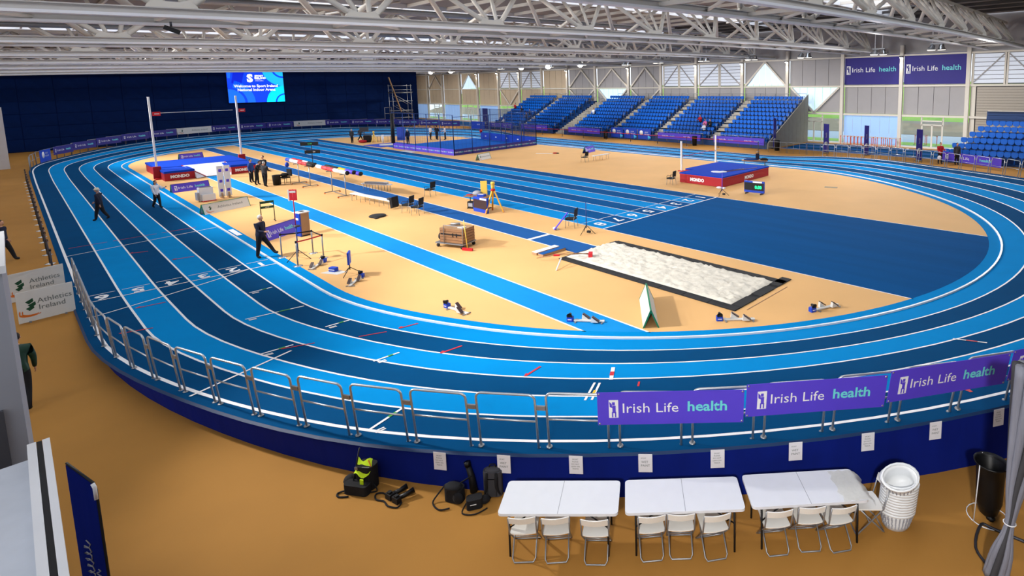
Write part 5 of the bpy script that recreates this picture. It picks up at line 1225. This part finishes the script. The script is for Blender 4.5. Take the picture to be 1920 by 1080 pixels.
# ---------------------------------------------------------------- throwing cage
CG = thing('throwing_cage', 'blue floored throwing cage with net posts and purple boards', 'cage', (0, 0, 0))
MB().prism([(-47.5, 1.2), (-33.2, 1.6), (-34.2, 12.4), (-48, 12.9)], .004, .05).build('cage_floor', 'turf_blue', CG)
def cage_side(x0, y0, x1, y1, n, h, face, boards=True, net=True, bh=.62):
    for k in range(n + 1):
        x, y = x0 + (x1 - x0) * k / n, y0 + (y1 - y0) * k / n
        MB().tube([(x, y, 0), (x, y, h)], .05, 6).build('post', 'post_blue', CG)
        if k < n:
            xa, ya = x0 + (x1 - x0) * (k + 1) / n, y0 + (y1 - y0) * (k + 1) / n; a = math.atan2(ya - y, xa - x); L = math.hypot(xa - x, ya - y)
            if boards:
                b = MB().box((0, 0, 0), (L - .08, .05, bh)).build('board', face, CG, ((x + xa) / 2, (y + ya) / 2, bh / 2), a)
                if face.startswith('purple'):
                    for s in ((-.25, .25) if L > 2.2 else (0,)):
                        lettering('Irish Life', bh * .36, 'ink_white', b, (s * L - .1 * L * .5, -.03, 0)); lettering('health', bh * .36, 'teal', b, (s * L + .12 * L, -.03, 0))
                else: MB().box((0, .05, 0), (.3, .01, .12)).build('emblem', 'ink_white', b)
            MB().tube([(x, y, h), (xa, ya, h)], .025, 5).build('top_cable', 'post_blue', CG)
            if net:
                nm = MB(); g = .5
                for j in range(int(h / g)): nm.bar((x, y, bh + (h - bh) * j / int(h / g)), (xa, ya, bh + (h - bh) * j / int(h / g)), .008)
                for j in range(1, int(L / g) + 1): xx, yy = x + (xa - x) * j * g / L, y + (ya - y) * j * g / L; nm.bar((xx, yy, bh), (xx, yy, h), .008)
                nb = nm.build('net', 'post_blue', CG); nb['kind'] = 'stuff'
                MB().poly([(x, y, bh), (xa, ya, bh), (xa, ya, h), (x, y, h)]).build('net_haze', 'net_blue', nb) if face == 'blue_board' else None
cage_side(-45.4, .95, -32.9, 1.4, 5, 4.1, 'purple'); cage_side(-32.9, 1.4, -34.0, 12.6, 5, 3.9, 'purple_deep'); cage_side(-34.0, 12.6, -46.5, 13.2, 5, 4.0, 'blue_board', bh=.9)
MB().tube([(-45.4, .95, .6), (-45.4, 1.0, 4.0)], .22, 8).build('gathered_net', 'black', CG)
t = thing('shot_circle', 'blue square mat with white ring before the throwing cage', 'mat', (-49.8, 2.4, 0), .05); MB().box((0, 0, .02), (4.2, 4.2, .04)).build('mat', 'blue_board', t); MB().lathe([(1.08, .04), (1.08, .055)], 24).build('circle', 'board_white', t)
tiny('cage_notice', MB().box((0, 0, .015), (2.4, .7, .03)), 'board_white', -40.5, .35, .0, .05, 'pale strip lying on the floor beside the throwing cage', 'strip')
tiny('red_ball', MB().ball((0, 0, 0), (.2, .2, .2)), 'red', -46.0, 12.9, .95 + .15, 0, 'red ball on the blue board of the throwing cage', 'ball')
# ---------------------------------------------------------------- LED screen on the far wall
t = thing('led_screen', 'large blue LED screen with white words hung on the dark wall', 'screen', (XW + .14, -3.2, 7.42), PI / 2)
W_, H_ = 7.15, 4.7
MB().box((0, .1, 0), (W_ + .1, .2, H_ + .1)).build('housing', 'black', t); sc_ = MB().box((0, -.01, 0), (W_, .02, H_)).build('picture', 'screen_blue', t)
def arc(cx, cz, r0, r1, a0, a1, m_, y=-.026, n=20):
    mb = MB(); vs = []
    for k in range(n + 1):
        a = math.radians(a0 + (a1 - a0) * k / n)
        for r in (r0, r1): vs.append((max(-W_ / 2, min(W_ / 2, cx + r * math.cos(a))), y, max(-H_ / 2, min(H_ / 2, cz + r * math.sin(a)))))
    mb.add(vs, [(2 * k, 2 * k + 1, 2 * k + 3, 2 * k + 2) for k in range(n)]); return mb.build('picture_shape', m_, sc_)
arc(W_ / 2, H_ / 2 + .4, 1.55, 2.75, 180, 270, 'screen_cyan'); arc(W_ / 2, H_ / 2 + .4, .05, 1.3, 180, 270, 'screen_cyan'); arc(W_ / 2 + .1, -H_ / 2 - .1, 1.35, 2.5, 90, 180, 'screen_aqua'); arc(W_ / 2 + .1, -H_ / 2 - .1, .05, 1.15, 90, 180, 'screen_aqua'); arc(-W_ / 2, -H_ / 2, .05, 2.0, 0, 90, 'screen_mid'); arc(-W_ / 2, -H_ / 2, 2.3, 3.3, 0, 75, 'screen_mid')
MB().add([(-2.7, -.026, 2.35), (-1.3, -.026, 2.35), (-1.9, -.026, .2), (-3.1, -.026, .5)], [(0, 3, 2, 1)]).build('picture_shape', 'screen_deep', sc_); MB().add([(-3.5, -.026, 1.2), (-3.5, -.026, 2.35), (-3.0, -.026, 2.35), (-3.2, -.026, 1.2)], [(0, 3, 2, 1)]).build('picture_shape', 'screen_mid', sc_)
lettering('S', 1.5, 'screen_white', sc_, (-.75, -.03, 1.15), bold=.09); lettering('SPORT', .36, 'screen_white', sc_, (.42, -.03, 1.5), bold=.02); lettering('IRELAND', .36, 'screen_white', sc_, (.56, -.03, 1.2), bold=.02); lettering('NATIONAL', .14, 'screen_white', sc_, (.3, -.03, .98)); lettering('SPORTS CAMPUS', .14, 'screen_white', sc_, (.45, -.03, .8))
lettering('Welcome to Sport Ireland', .52, 'screen_white', sc_, (0, -.03, .05), bold=.016); lettering('National Indoor Arena', .52, 'screen_white', sc_, (0, -.03, -.5), bold=.016)
# scaffold tower before the curtain
t = thing('scaffold_tower', 'scaffold tower with slanting ladder before the dark wall', 'scaffold', (-76.2, 16.6, 0), .0)
for x in (-.7, .7):
    for y in (-1.5, 1.7): MB().tube([(x, y, 0), (x, y, 7.4)], .05, 5).build('standard', 'galv', t)
    for z in (1.8, 3.0, 4.6, 6.0, 6.5, 7.2): MB().tube([(x, -1.6, z), (x, 1.9, z)], .045, 5).build('ledger', 'galv', t)
    MB().tube([(x, -1.0, 5.6), (x, 1.7, 4.0)], .045, 5).build('brace', 'galv', t); MB().tube([(x, -1.0, 4.0), (x, 1.7, 2.2)], .045, 5).build('brace', 'galv', t)
for z in (2.6, 6.1): MB().box((0, .2, z), (1.5, 3.6, .12)).build('platform', 'dark_steel', t)
MB().bar((.75, -2.0, 8.6), (.75, -.2, 2.8), .32, .1).build('ladder', 'board_ply', t)
for y in (-2.7, -1.5): MB().tube([(0, y, 0), (0, y, 3.6)], .05, 5).build('standard', 'galv', t)
for z in (2.6, 3.6): MB().tube([(0, -2.7, z), (0, -1.5, z)], .045, 5).build('ledger', 'galv', t)
# ---------------------------------------------------------------- flags, wall banners, hurdles, litter bins
def pillar_flag(x, y, h, rz, label, m_='purple_flag', w=.5):
    t = thing('pillar_flag', label, 'flag', (x, y, 0), rz, 'tall purple pillar flags')
    MB().prism([(-w / 2, .15), (w / 2, .05), (w / 2, h - .05), (-w / 2, h)], -.02, .02, RX).build('cloth', m_, t); MB().tube([(w / 2 + .02, 0, 0), (w / 2 + .02, 0, h)], .02, 5).build('pole', 'galv', t); MB().box((0, 0, .02), (.5, .4, .04)).build('base', 'dark_steel', t)
    MB().lathe([(.17, 0), (.17, .006)], 14, M=Matrix.Translation((0, -.022, .95)) @ RX).build('emblem', 'panel_grey', t)
    lettering('health', .2, 'panel_grey', t, (0, -.024, 1.75), rot=(0, -PI / 2, 0))
pillar_flag(-3.8, 24.1, 2.85, .75, 'tall purple flag nearest the plank wall'); pillar_flag(-.12, 24.6, 2.8, 1.1, 'tall purple flag before the hurdles'); pillar_flag(4.85, 23.3, 2.75, .72, 'tall purple flag nearest the half folded stand'); pillar_flag(-9.6, 24.6, 3.2, 1.3, 'narrow purple flag standing at the plank end wall', w=.35); pillar_flag(-60.5, 23.0, 3.4, .7, 'dark purple flag behind the throwing cage', 'purple_deep', .8)
for x0, x1, lab in ((.25, 5.9, 'dark purple wall banner nearest the louvre windows'), (-5.95, -.1, 'dark purple wall banner above the blue sheet')):
    t = thing('wall_banner', lab, 'banner', ((x0 + x1) / 2, YW - .0, 8.0), 0, 'wall banners'); w = x1 - x0
    MB().box((0, .08, 0), (w, .03, 3.05)).build('cloth', 'purple_deep', t)
    c_ = CH[t.name][-1]; irish(c_, w * 1.1, 1.8, 'purple_deep', .055, .95)
hz_ = {}
def hurdle(x, y, rz, label):
    t = thing('hurdle', label, 'hurdle', (x, y, 0), rz, 'hurdles stored along the wall')
    if not hz_:
        hz_['bar'] = MB().box((0, 0, .95), (1.1, .03, .1)).mesh('top_bar', 'board_white'); hz_['leg'] = MB().box((0, 0, .47), (.06, .05, .94)).mesh('upright', 'hurdle_orange'); hz_['foot'] = MB().box((0, -.25, .02), (.05, .6, .04)).mesh('foot', 'galv'); hz_['end'] = MB().box((0, -.018, .95), (.12, .006, .1)).mesh('end_mark', 'hurdle_orange')
    link('top_bar', hz_['bar'], t)
    for s in (-.5, .5): link('upright', hz_['leg'], t, (s, 0, 0)); link('foot', hz_['foot'], t, (s, 0, 0)); link('end_mark', hz_['end'], t, (s, 0, 0))
for k in range(8): hurdle(-5.2 + .38 * k, 32.2, .5, '%s stored hurdle in the left row before the blue sheet' % nth(k + 1))
for k in range(5): hurdle(-1.7 + .42 * k, 32.2, .5, '%s stored hurdle in the right row before the blue sheet' % nth(k + 1))
for k, (x, y) in enumerate(((1.2, 36.4), (2.3, 36.6), (6.0, 36.0), (7.2, 36.2))): hurdle(x, y, 0., '%s hurdle from the left standing outside the glass' % nth(k + 1))
for x, y, lab in ((-32.6, 22.6, 'black litter bin beside the aisle of the far stands'), (-18.3, 22.4, 'black litter bin at the second aisle'), (-8.6, 23.3, 'black litter bin before the plank end wall')):
    t = thing('litter_bin', lab, 'bin', (x, y, 0), 0, 'black litter bins'); MB().lathe([(.24, 0), (.28, .9), (.3, .95)], 10).build('body', 'black', t); MB().lathe([(.31, .95), (.31, 1.02), (.2, 1.08)], 10).build('lid', 'black_gloss', t)
bq = MB().box((0, 0, 0), (6.3, .03, .72)).mesh('panel', 'purple')
for x, lab in ((-13.4, 'purple banner on the rail of the stand by the plank wall'), (-21.5, 'purple banner on the rail of the second stand'), (-37.8, 'purple banner on the rail beside the wide stairway'), (-48.7, 'purple banner on the rail left of the wide stairway'), (-57.1, 'purple banner on the rail of the leftmost stand')):
    t = thing('rail_banner', lab, 'banner', (x, Y0 - .52, .75), 0, 'purple banners along the stand rails'); link('panel', bq, t)
    for s in (-1.6, 1.6): lettering('Irish Life', .26, 'ink_white', t, (s - .4, -.02, 0)); lettering('health', .26, 'teal', t, (s + .7, -.02, 0))
for k in range(3):
    t = thing('hanging_board', 'bright blue board on the rail of the third stand, %s' % ['left one', 'middle one', 'right one'][k], 'board', (-31.5 + 2.35 * k, Y0 - .52, .78), 0, 'blue boards on the stand rail'); MB().box((0, 0, 0), (2.1, .03, 1.25)).build('panel', 'blue_board', t); MB().lathe([(.3, 0), (.3, .008)], 14, M=Matrix.Translation((-.5, -.02, .15)) @ RX).build('emblem', 'ink_white', t); lettering('SPORT', .2, 'ink_white', t, (.35, -.022, .22)); lettering('IRELAND', .2, 'ink_white', t, (.42, -.022, -.02)); MB().lathe([(.35, 0), (.35, .008)], 3, M=Matrix.Translation((.75, -.02, -.4)) @ RX).build('corner_mark', 'cyan', t)
t = thing('rail_banner', 'purple banner behind the fence of the half folded stand', 'banner', (8.9, 22.55, .55), math.radians(-25), 'purple banners along the stand rails'); MB().box((0, 0, 0), (5.2, .03, .75)).build('panel', 'purple', t); irish(t, 5.2, .75, 'purple', -.018)
# dark flag in the near left corner
t = thing('feather_flag', 'dark navy feather flag with white script in the near left corner', 'flag', (10.9, -28.56, 0), math.atan2(.18, .35))
MB().prism([(0, .5), (.40, .5), (.40, 2.78), (.0, 2.95)], -.01, .01, RX).build('cloth', 'skirt_navy', t); MB().tube([(.41, 0, .03), (.41, 0, 2.72), (.38, 0, 2.8), (0, 0, 2.97)], .014, 6).build('pole', 'black', t); MB().tube([(.385, -.012, 2.8), (.41, -.012, 2.76), (.412, -.012, 2.62)], .02, 6).build('pocket', 'ink_white', t); MB().box((.3, 0, .03), (.5, .5, .06)).build('base', 'dark_steel', t)
P_ = []
for k in range(60): u = k / 59; P_.append((.16 + .06 * math.sin(k * 1.35) + .05 * u, -.016, 2.05 - .95 * u + .03 * math.cos(k * 1.35)))
MB().tube(P_, .006, 4).build('script', 'panel_grey', t)
P_ = [(.29 + .035 * math.sin(k * 1.5), -.016, 1.75 - .65 * k / 39) for k in range(40)]; MB().tube(P_, .006, 4).build('script', 'panel_grey', t)
# camera and sensor fixed to the roof beam
for y_, z_, lab in ((-25.2, zr(-25.2) - .62, 'dark security camera under the second roof beam'),):
    t = thing('security_camera', lab, 'camera', (-1.4, y_, z_), .6); MB().tube([(0, 0, .25), (0, 0, .12)], .03, 6).build('bracket', 'dark_steel', t); MB().bar((-.12, -.1, .1), (.14, .12, -.05), .12, .12).build('body', 'black', t)
# ---------------------------------------------------------------- people: one continuous skinned body each
def person(label, x, y, rz, pose='stand', H=1.75, top='navy_cloth', legs='black_cloth', shoes='black', hair='hair_dark', cap=None, z=0., arms=None, group=None, lean=0., face_up=0., cat='person', step=1., lg=None):
    k = H / 1.75; J = []; E_ = []; Rr = []; M_ = []
    def v(p, r, par=None, m=None):
        J.append(Vector(p)); Rr.append(r); i = len(J) - 1
        if par is not None: E_.append((par, i)); M_.append(m)
        return i
    sit = pose == 'sit'; hz = .5 if sit else .93
    if pose == 'walk': hz = .91
    pel = v((0, 0, hz), .16)
    cl, sl = math.cos(lean), math.sin(lean)
    def sp(h, f=0., s=0.): return (sl * h + f * cl, s, hz + cl * h - f * sl)
    s1 = v(sp(.2), .165, pel, 'top'); s2 = v(sp(.42), .175, s1, 'top'); nk = v(sp(.57), .06, s2, 'top'); hb = v(sp(.64, .01), .055, nk, 'skin')
    AR = arms or {'walk': ((-28, 18), (26, 25)), 'stand': ((4, 12), (-2, 14)), 'sit': ((25, 70), (22, 65)), 'bend': ((35, 40), (30, 50)), 'talk': ((18, 75), (10, 60)), 'clap': ((40, 80), (40, 80))}[pose]
    LG = lg or {'walk': ((26 * step, 6), (-24 * step, 22)), 'stand': ((2, 0), (-2, 2)), 'sit': ((84, 84), (80, 82)), 'bend': ((6, 6), (-4, 6)), 'talk': ((6, 4), (-5, 4)), 'clap': ((2, 0), (-2, 2))}[pose]
    hands = []; feet = []
    for s, (ua, eb) in zip((1, -1), AR):
        sh = v(sp(.5, 0,   .19 * s), .088, s2, 'top'); a = math.radians(ua) - lean * 0
        el = Vector(J[sh]) + Vector((math.sin(a) * .28, .05 * s, -math.cos(a) * .28)); e = v(el, .062, sh, 'top'); b = a + math.radians(eb)
        wr = el + Vector((math.sin(b) * .25, -.01 * s, -math.cos(b) * .25)); w = v(wr, .045, e, 'top'); hd = wr + Vector((math.sin(b) * .05, 0, -math.cos(b) * .05)); v(hd, .028, w, 'skin'); hands.append((hd, b, s))
    for s, (ta, kb) in zip((1, -1), LG):
        hp = v((0, .085 * s, hz - .05), .118, pel, 'legs'); a = math.radians(ta)
        kn = Vector(J[hp]) + Vector((math.sin(a) * .43, .005 * s, -math.cos(a) * .43)); q = v(kn, .085, hp, 'legs'); b = a - math.radians(kb)
        an = kn + Vector((math.sin(b) * .41, 0, -math.cos(b) * .41)); w = v(an, .062, q, 'legs')
        toe = an + Vector((.15 * math.cos(b * .4), .01 * s, -.035 + .15 * math.sin(b * .4) * .5)); v(toe, .05, w, 'shoes'); feet.append(min(an.z - .05, toe.z - .035))
    zmin = min(feet)
    me = bpy.data.meshes.new('p'); me.from_pydata([tuple(p_) for p_ in J], E_, []); o = bpy.data.objects.new('p', me)
    sk = o.modifiers.new('s', 'SKIN'); sk.use_smooth_shade = True
    for i, d in enumerate(me.skin_vertices[0].data): d.radius = (Rr[i] * (.78 if i in (pel, s1, s2) else 1), Rr[i] * (1.12 if i in (pel, s1, s2) else 1)); d.use_root = (i == pel)
    ss_ = o.modifiers.new('u', 'SUBSURF'); ss_.levels = 1; ss_.render_levels = 1
    bm2 = bake(o); bpy.data.meshes.remove(me)
    slots = ['top', 'legs', 'skin', 'shoes', 'hair']; mm = {'top': top, 'legs': legs, 'skin': 'skin', 'shoes': shoes, 'hair': hair}
    V = [tuple(q.co) for q in bm2.vertices]; F = [tuple(q.vertices) for q in bm2.polygons]; MI = []
    for f in F:
        c = sum((Vector(V[i]) for i in f), Vector()) / len(f); best = (1e9, 'top')
        for (a, b), m in zip(E_, M_):
            d = J[b] - J[a]; t = max(0, min(1, (c - J[a]).dot(d) / max(1e-6, d.length_squared))); dist = (c - J[a] - d * t).length - (Rr[a] * (1 - t) + Rr[b] * t)
            best = min(best, (dist, m))
        MI.append(slots.index(best[1]))
    bpy.data.meshes.remove(bm2)
    ex = MB(); hc = Vector(sp(.75, .02 + face_up))
    RL = Matrix.Translation(hc) @ Matrix.Rotation(lean * .6, 4, 'Y')
    ex.ball((0, 0, 0), (.098, .078, .118), 12, 8, RL); ex.ball((.1, 0, -.015), (.022, .014, .026), 6, 4, RL)           # head and nose
    for s in (-1, 1): ex.ball((0, .08 * s, -.005), (.02, .012, .03), 6, 4, RL)                                        # ears
    nskin = len(ex.f)
    for s in (-1, 1): ex.ball((.088, .03 * s, .012), (.012, .014, .009), 6, 4, RL)                                     # eyes
    ex.box((.092, 0, -.055), (.012, .045, .008), M=RL)                                                                # mouth
    nface = len(ex.f)
    for hd, b, s in hands:
        D = Vector((math.sin(b), 0, -math.cos(b))); ex.ball(hd + D * .035, (.03, .02, .045), 6, 4)
        for j, l in enumerate((.062, .072, .068, .052)):
            st = hd + D * .06 + Vector((math.cos(b) * .016 * (1.5 - j), 0, math.sin(b) * .016 * (1.5 - j))); ex.tube([st, st + D * l * .55, st + D * l + Vector((0, -.018 * s, 0))], [.0088, .008, .006], 4)
        st = hd + D * .02 + Vector((math.cos(b) * .028, 0, math.sin(b) * .028)); ex.tube([st, st + D * .03 + Vector((math.cos(b) * .02, 0, math.sin(b) * .02)), st + D * .06 + Vector((math.cos(b) * .022, 0, 0))], [.01, .009, .007], 4)
    n0 = len(V); V += ex.v; F += [tuple(i + n0 for i in f) for f in ex.f]; MI += [2] * nskin + [4] * (nface - nskin) + [2] * (len(ex.f) - nface)
    V = [(a * k, b * k, (c - (zmin if not sit else 0)) * k) for a, b, c in V]
    me = bpy.data.meshes.new('person'); me.from_pydata(V, [], F)
    for s in slots: me.materials.append(MATS[mm[s]])
    me.polygons.foreach_set('material_index', MI); me.polygons.foreach_set('use_smooth', [True] * len(F)); me.update()
    p_ = link('person', me, None, (x, y, z), rz); tag(p_, label, cat, group)
    hm = MB(); RH = Matrix.Scale(k, 4) @ Matrix.Translation((0, 0, -(zmin if not sit else 0))) @ RL
    if cap: hm.lathe([(.15, .045), (.15, .055), (.1, .06), (.095, .12), (.06, .15)], 12, M=RH); hm.build('hat', cap, p_)
    hm = MB(); hm.ball((-.022, 0, .03), (.098, .086, .105), 10, 7, RH)
    if hair == 'hair_dark' and cap is None and label.find('woman') >= 0 or label.find('ponytail') >= 0: hm.ball((-.1, 0, -.08), (.04, .05, .13), 8, 5, RH)
    hm.build('hair', hair, p_)
    return p_
D_ = math.radians
toc = math.atan2(-.74, .66); rgt = math.atan2(.667, .745)
pw = person('grey-haired person in dark suit striding over the inner kerb', -7.86, -22.0, rgt - .1, 'walk', 1.76, hair='hair_grey', lg=((38, 2), (-8, 4)), arms=((-10, 20), (18, 70)), lean=.06)
person('person in dark suit and cream hat walking on the home straight', -23.15, -25.65, rgt + PI + .2, 'walk', 1.74, cap='cap_cream', hair='hair_grey', step=.6)
person('person with ponytail in white top and black trousers on lane two', -24.75, -23.0, rgt - .2, 'walk', 1.62, top='white_cloth', hair='hair_dark', step=.4, arms=((50, 60), (10, 20)))
person('person in dark clothes walking beside the stanchions at the frame edge', -16.15, -29.2, rgt + .2, 'walk', 1.72, step=.9)
person('person in shiny green jacket and black leggings beside the pier', 1.2, -28.98, PI - .1, 'walk', 1.7, top='green_jacket', step=.5, lean=.12, arms=((-4, 8), (6, 12)))
# group at the vault runway
person('person in blue top standing left in the group of four officials', -31.0, -16.6, rgt, 'stand', 1.7, top='blue_cloth', group='officials at the vault runway')
person('tallest person in black at the back of the group of four officials', -31.6, -15.6, toc, 'talk', 1.82, top='black_cloth', group='officials at the vault runway')
person('person in black bending over in the group of four officials', -29.4, -16.65, rgt + .3, 'bend', 1.72, top='black_cloth', lean=.3, group='officials at the vault runway')
person('person in charcoal jacket with back turned in the group of four officials', -28.0, -16.5, toc + PI, 'talk', 1.76, top='char_cloth', group='officials at the vault runway', hair='hair_grey')
t = thing('equipment_trolley', 'black chair piled with bags beside the four officials', 'chair', (-28.0, -15.2, 0), .3)
MB().rbox((0, 0, .5), (.5, .5, .1), .06).build('seat', 'black_cloth', t); MB().rbox((.2, .2, .85), (.5, .1, .5), .03).build('backrest', 'black_cloth', t); MB().ball((-.1, 0, .68), (.3, .25, .16)).build('bag', 'black_cloth', t)
for sx in (-.22, .22):
    for sy in (-.22, .22): MB().tube([(sx, sy, 0), (sx, sy, .46)], .02, 5).build('leg', 'black', t)
tiny('gear_bin', MB().lathe([(.24, 0), (.28, .7), (.28, .74)], 8), 'black', -28.1, -15.75, 0, .3, 'black bin standing on the floor beside the four officials', 'bin')
# far officials
person('person in dark jacket standing alone left of the far table', -56.4, .7, toc, 'stand', 1.72, top='char_cloth', hair='hair_grey')
person('person in dark clothes walking behind the far table', -58.5, 2.6, toc + 2.6, 'walk', 1.78, top='char_cloth')
person('person in white hat and dark clothes at the throwing circle', -48.5, 4.2, PI, 'stand', 1.78, cap='vinyl_white', hair='hair_grey')
for j, (x, y, c_, a_) in enumerate(((-51.4, 8.7, 'white_cloth', 0), (-50.6, 9.2, 'black_cloth', .5), (-49.8, 9.9, 'white_cloth', 2.6), (-51.6, 9.7, 'char_cloth', 1.))):
    person('person in %s, in the huddle behind the throwing cage' % ['a white shirt facing away', 'black mid huddle', 'a white shirt at the right end', 'grey at the back'][j], x, y, toc + PI + a_ - .5, 'talk', 1.76, top=c_, group='huddle behind the throwing cage')
t = thing('far_table', 'white table with cases and a yellow tripod beside the sprint lanes', 'table', (-55.2, 3.6, 0), .6)
MB().box((0, 0, .74), (3.2, .7, .05)).build('tabletop', 'vinyl_white', t)
for s in (-1.4, 0, 1.4): MB().tube([(s, -.3, 0), (s, -.28, .72), (s, .28, .72), (s, .3, 0)], .025, 5).build('leg_frame', 'galv', t)
tiny('dark_case', MB().rbox((0, 0, .45), (.9, .6, .9), .1), 'black_cloth', -55.6, 2.3, 0, .6, 'black heap of bags before the far table', 'bags'); tiny('red_bag', MB().ball((0, 0, .2), (.6, .3, .2)), 'red_cloth', -55.2, 1.5, 0, .6, 'red bag on the floor before the far table', 'bag')
tiny('display_box', MB().rbox((0, 0, .3), (1.1, .2, .6), .03).box((0, 0, -.6), (.05, .05, 1.3)), 'dark_steel', -57.2, 2.6, 1.25, .8, 'grey display box on a post behind the far table', 'display')
t = thing('survey_tripod', 'small yellow tripod before the far table', 'tripod', (-54.4, 2.6, 0), .3)
for a in (.4, 2.5, 4.6): MB().bar((0, 0, 1.2), (.4 * math.cos(a), .4 * math.sin(a), 0), .08, .05).build('leg', 'yellow_pale', t)
MB().lathe([(.1, 1.18), (.12, 1.4), (.08, 1.45)], 8).build('instrument', 'yellow_pale', t)
tiny('white_tube', MB().lathe([(.14, 0), (.14, 1.0)], 10), 'vinyl_white', -53.0, 3.1, 0, 0, 'white tube standing beside the small yellow tripod', 'tube'); tiny('blue_cabinet', MB().rbox((0, 0, .85), (.8, .7, 1.7), .05), 'blue_board', -54.5, 6.2, 0, .5, 'blue cabinet at the end of the far table', 'cabinet')
# by the half folded stand
person('person in red jacket holding a white bag beside the half folded stand', 6.7, 22.6, toc, 'talk', 1.7, top='red_cloth'); tiny('white_bag', MB().ball((0, 0, 0), (.16, .12, .18)), 'white_cloth', 6.75, 22.2, .55, 0, 'white bag held by the person in red', 'bag')
person('person in dark jacket at the fence of the half folded stand', 7.9, 22.75, toc, 'stand', 1.72, top='char_cloth')
# spectators
def sitter(x, row, label, top, legs='black_cloth', hair='hair_dark'):
    y = Y0 + DY * row - .12; z = ZB + DZ * row
    person(label, x, y - .1, -PI / 2, 'sit', 1.7, top=top, legs=legs, hair=hair, z=z + .0, group='spectators in the far stands')
sitter(-20.9, 4, 'spectator in red and black alone in the second stand', 'red_cloth'); sitter(-19.6, 3, 'spectator in pink in the second stand', 'pink_cloth'); sitter(-18.9, 3, 'spectator in black beside the one in pink', 'black_cloth'); sitter(-19.2, 2, 'spectator in white and black below the one in pink', 'white_cloth')
sitter(-40.3, 5, 'spectator in white alone beside the wide stairway', 'white_cloth'); sitter(-60.2, 6, 'spectator in dark red at the far left edge of the stands', 'red_cloth'); sitter(-57.3, 5, 'spectator with pink bag in the leftmost stand', 'black_cloth'); sitter(-54.2, 4, 'spectator in black with camera in the leftmost stand', 'black_cloth'); sitter(-54.0, 3, 'spectator in black, lower of the two by the aisle', 'char_cloth'); sitter(-57.9, 1, 'spectator in white low in the leftmost stand', 'white_cloth'); sitter(-58.7, 1, 'spectator in grey low in the leftmost stand', 'char_cloth')

bpy.data.scenes.remove(TMP)
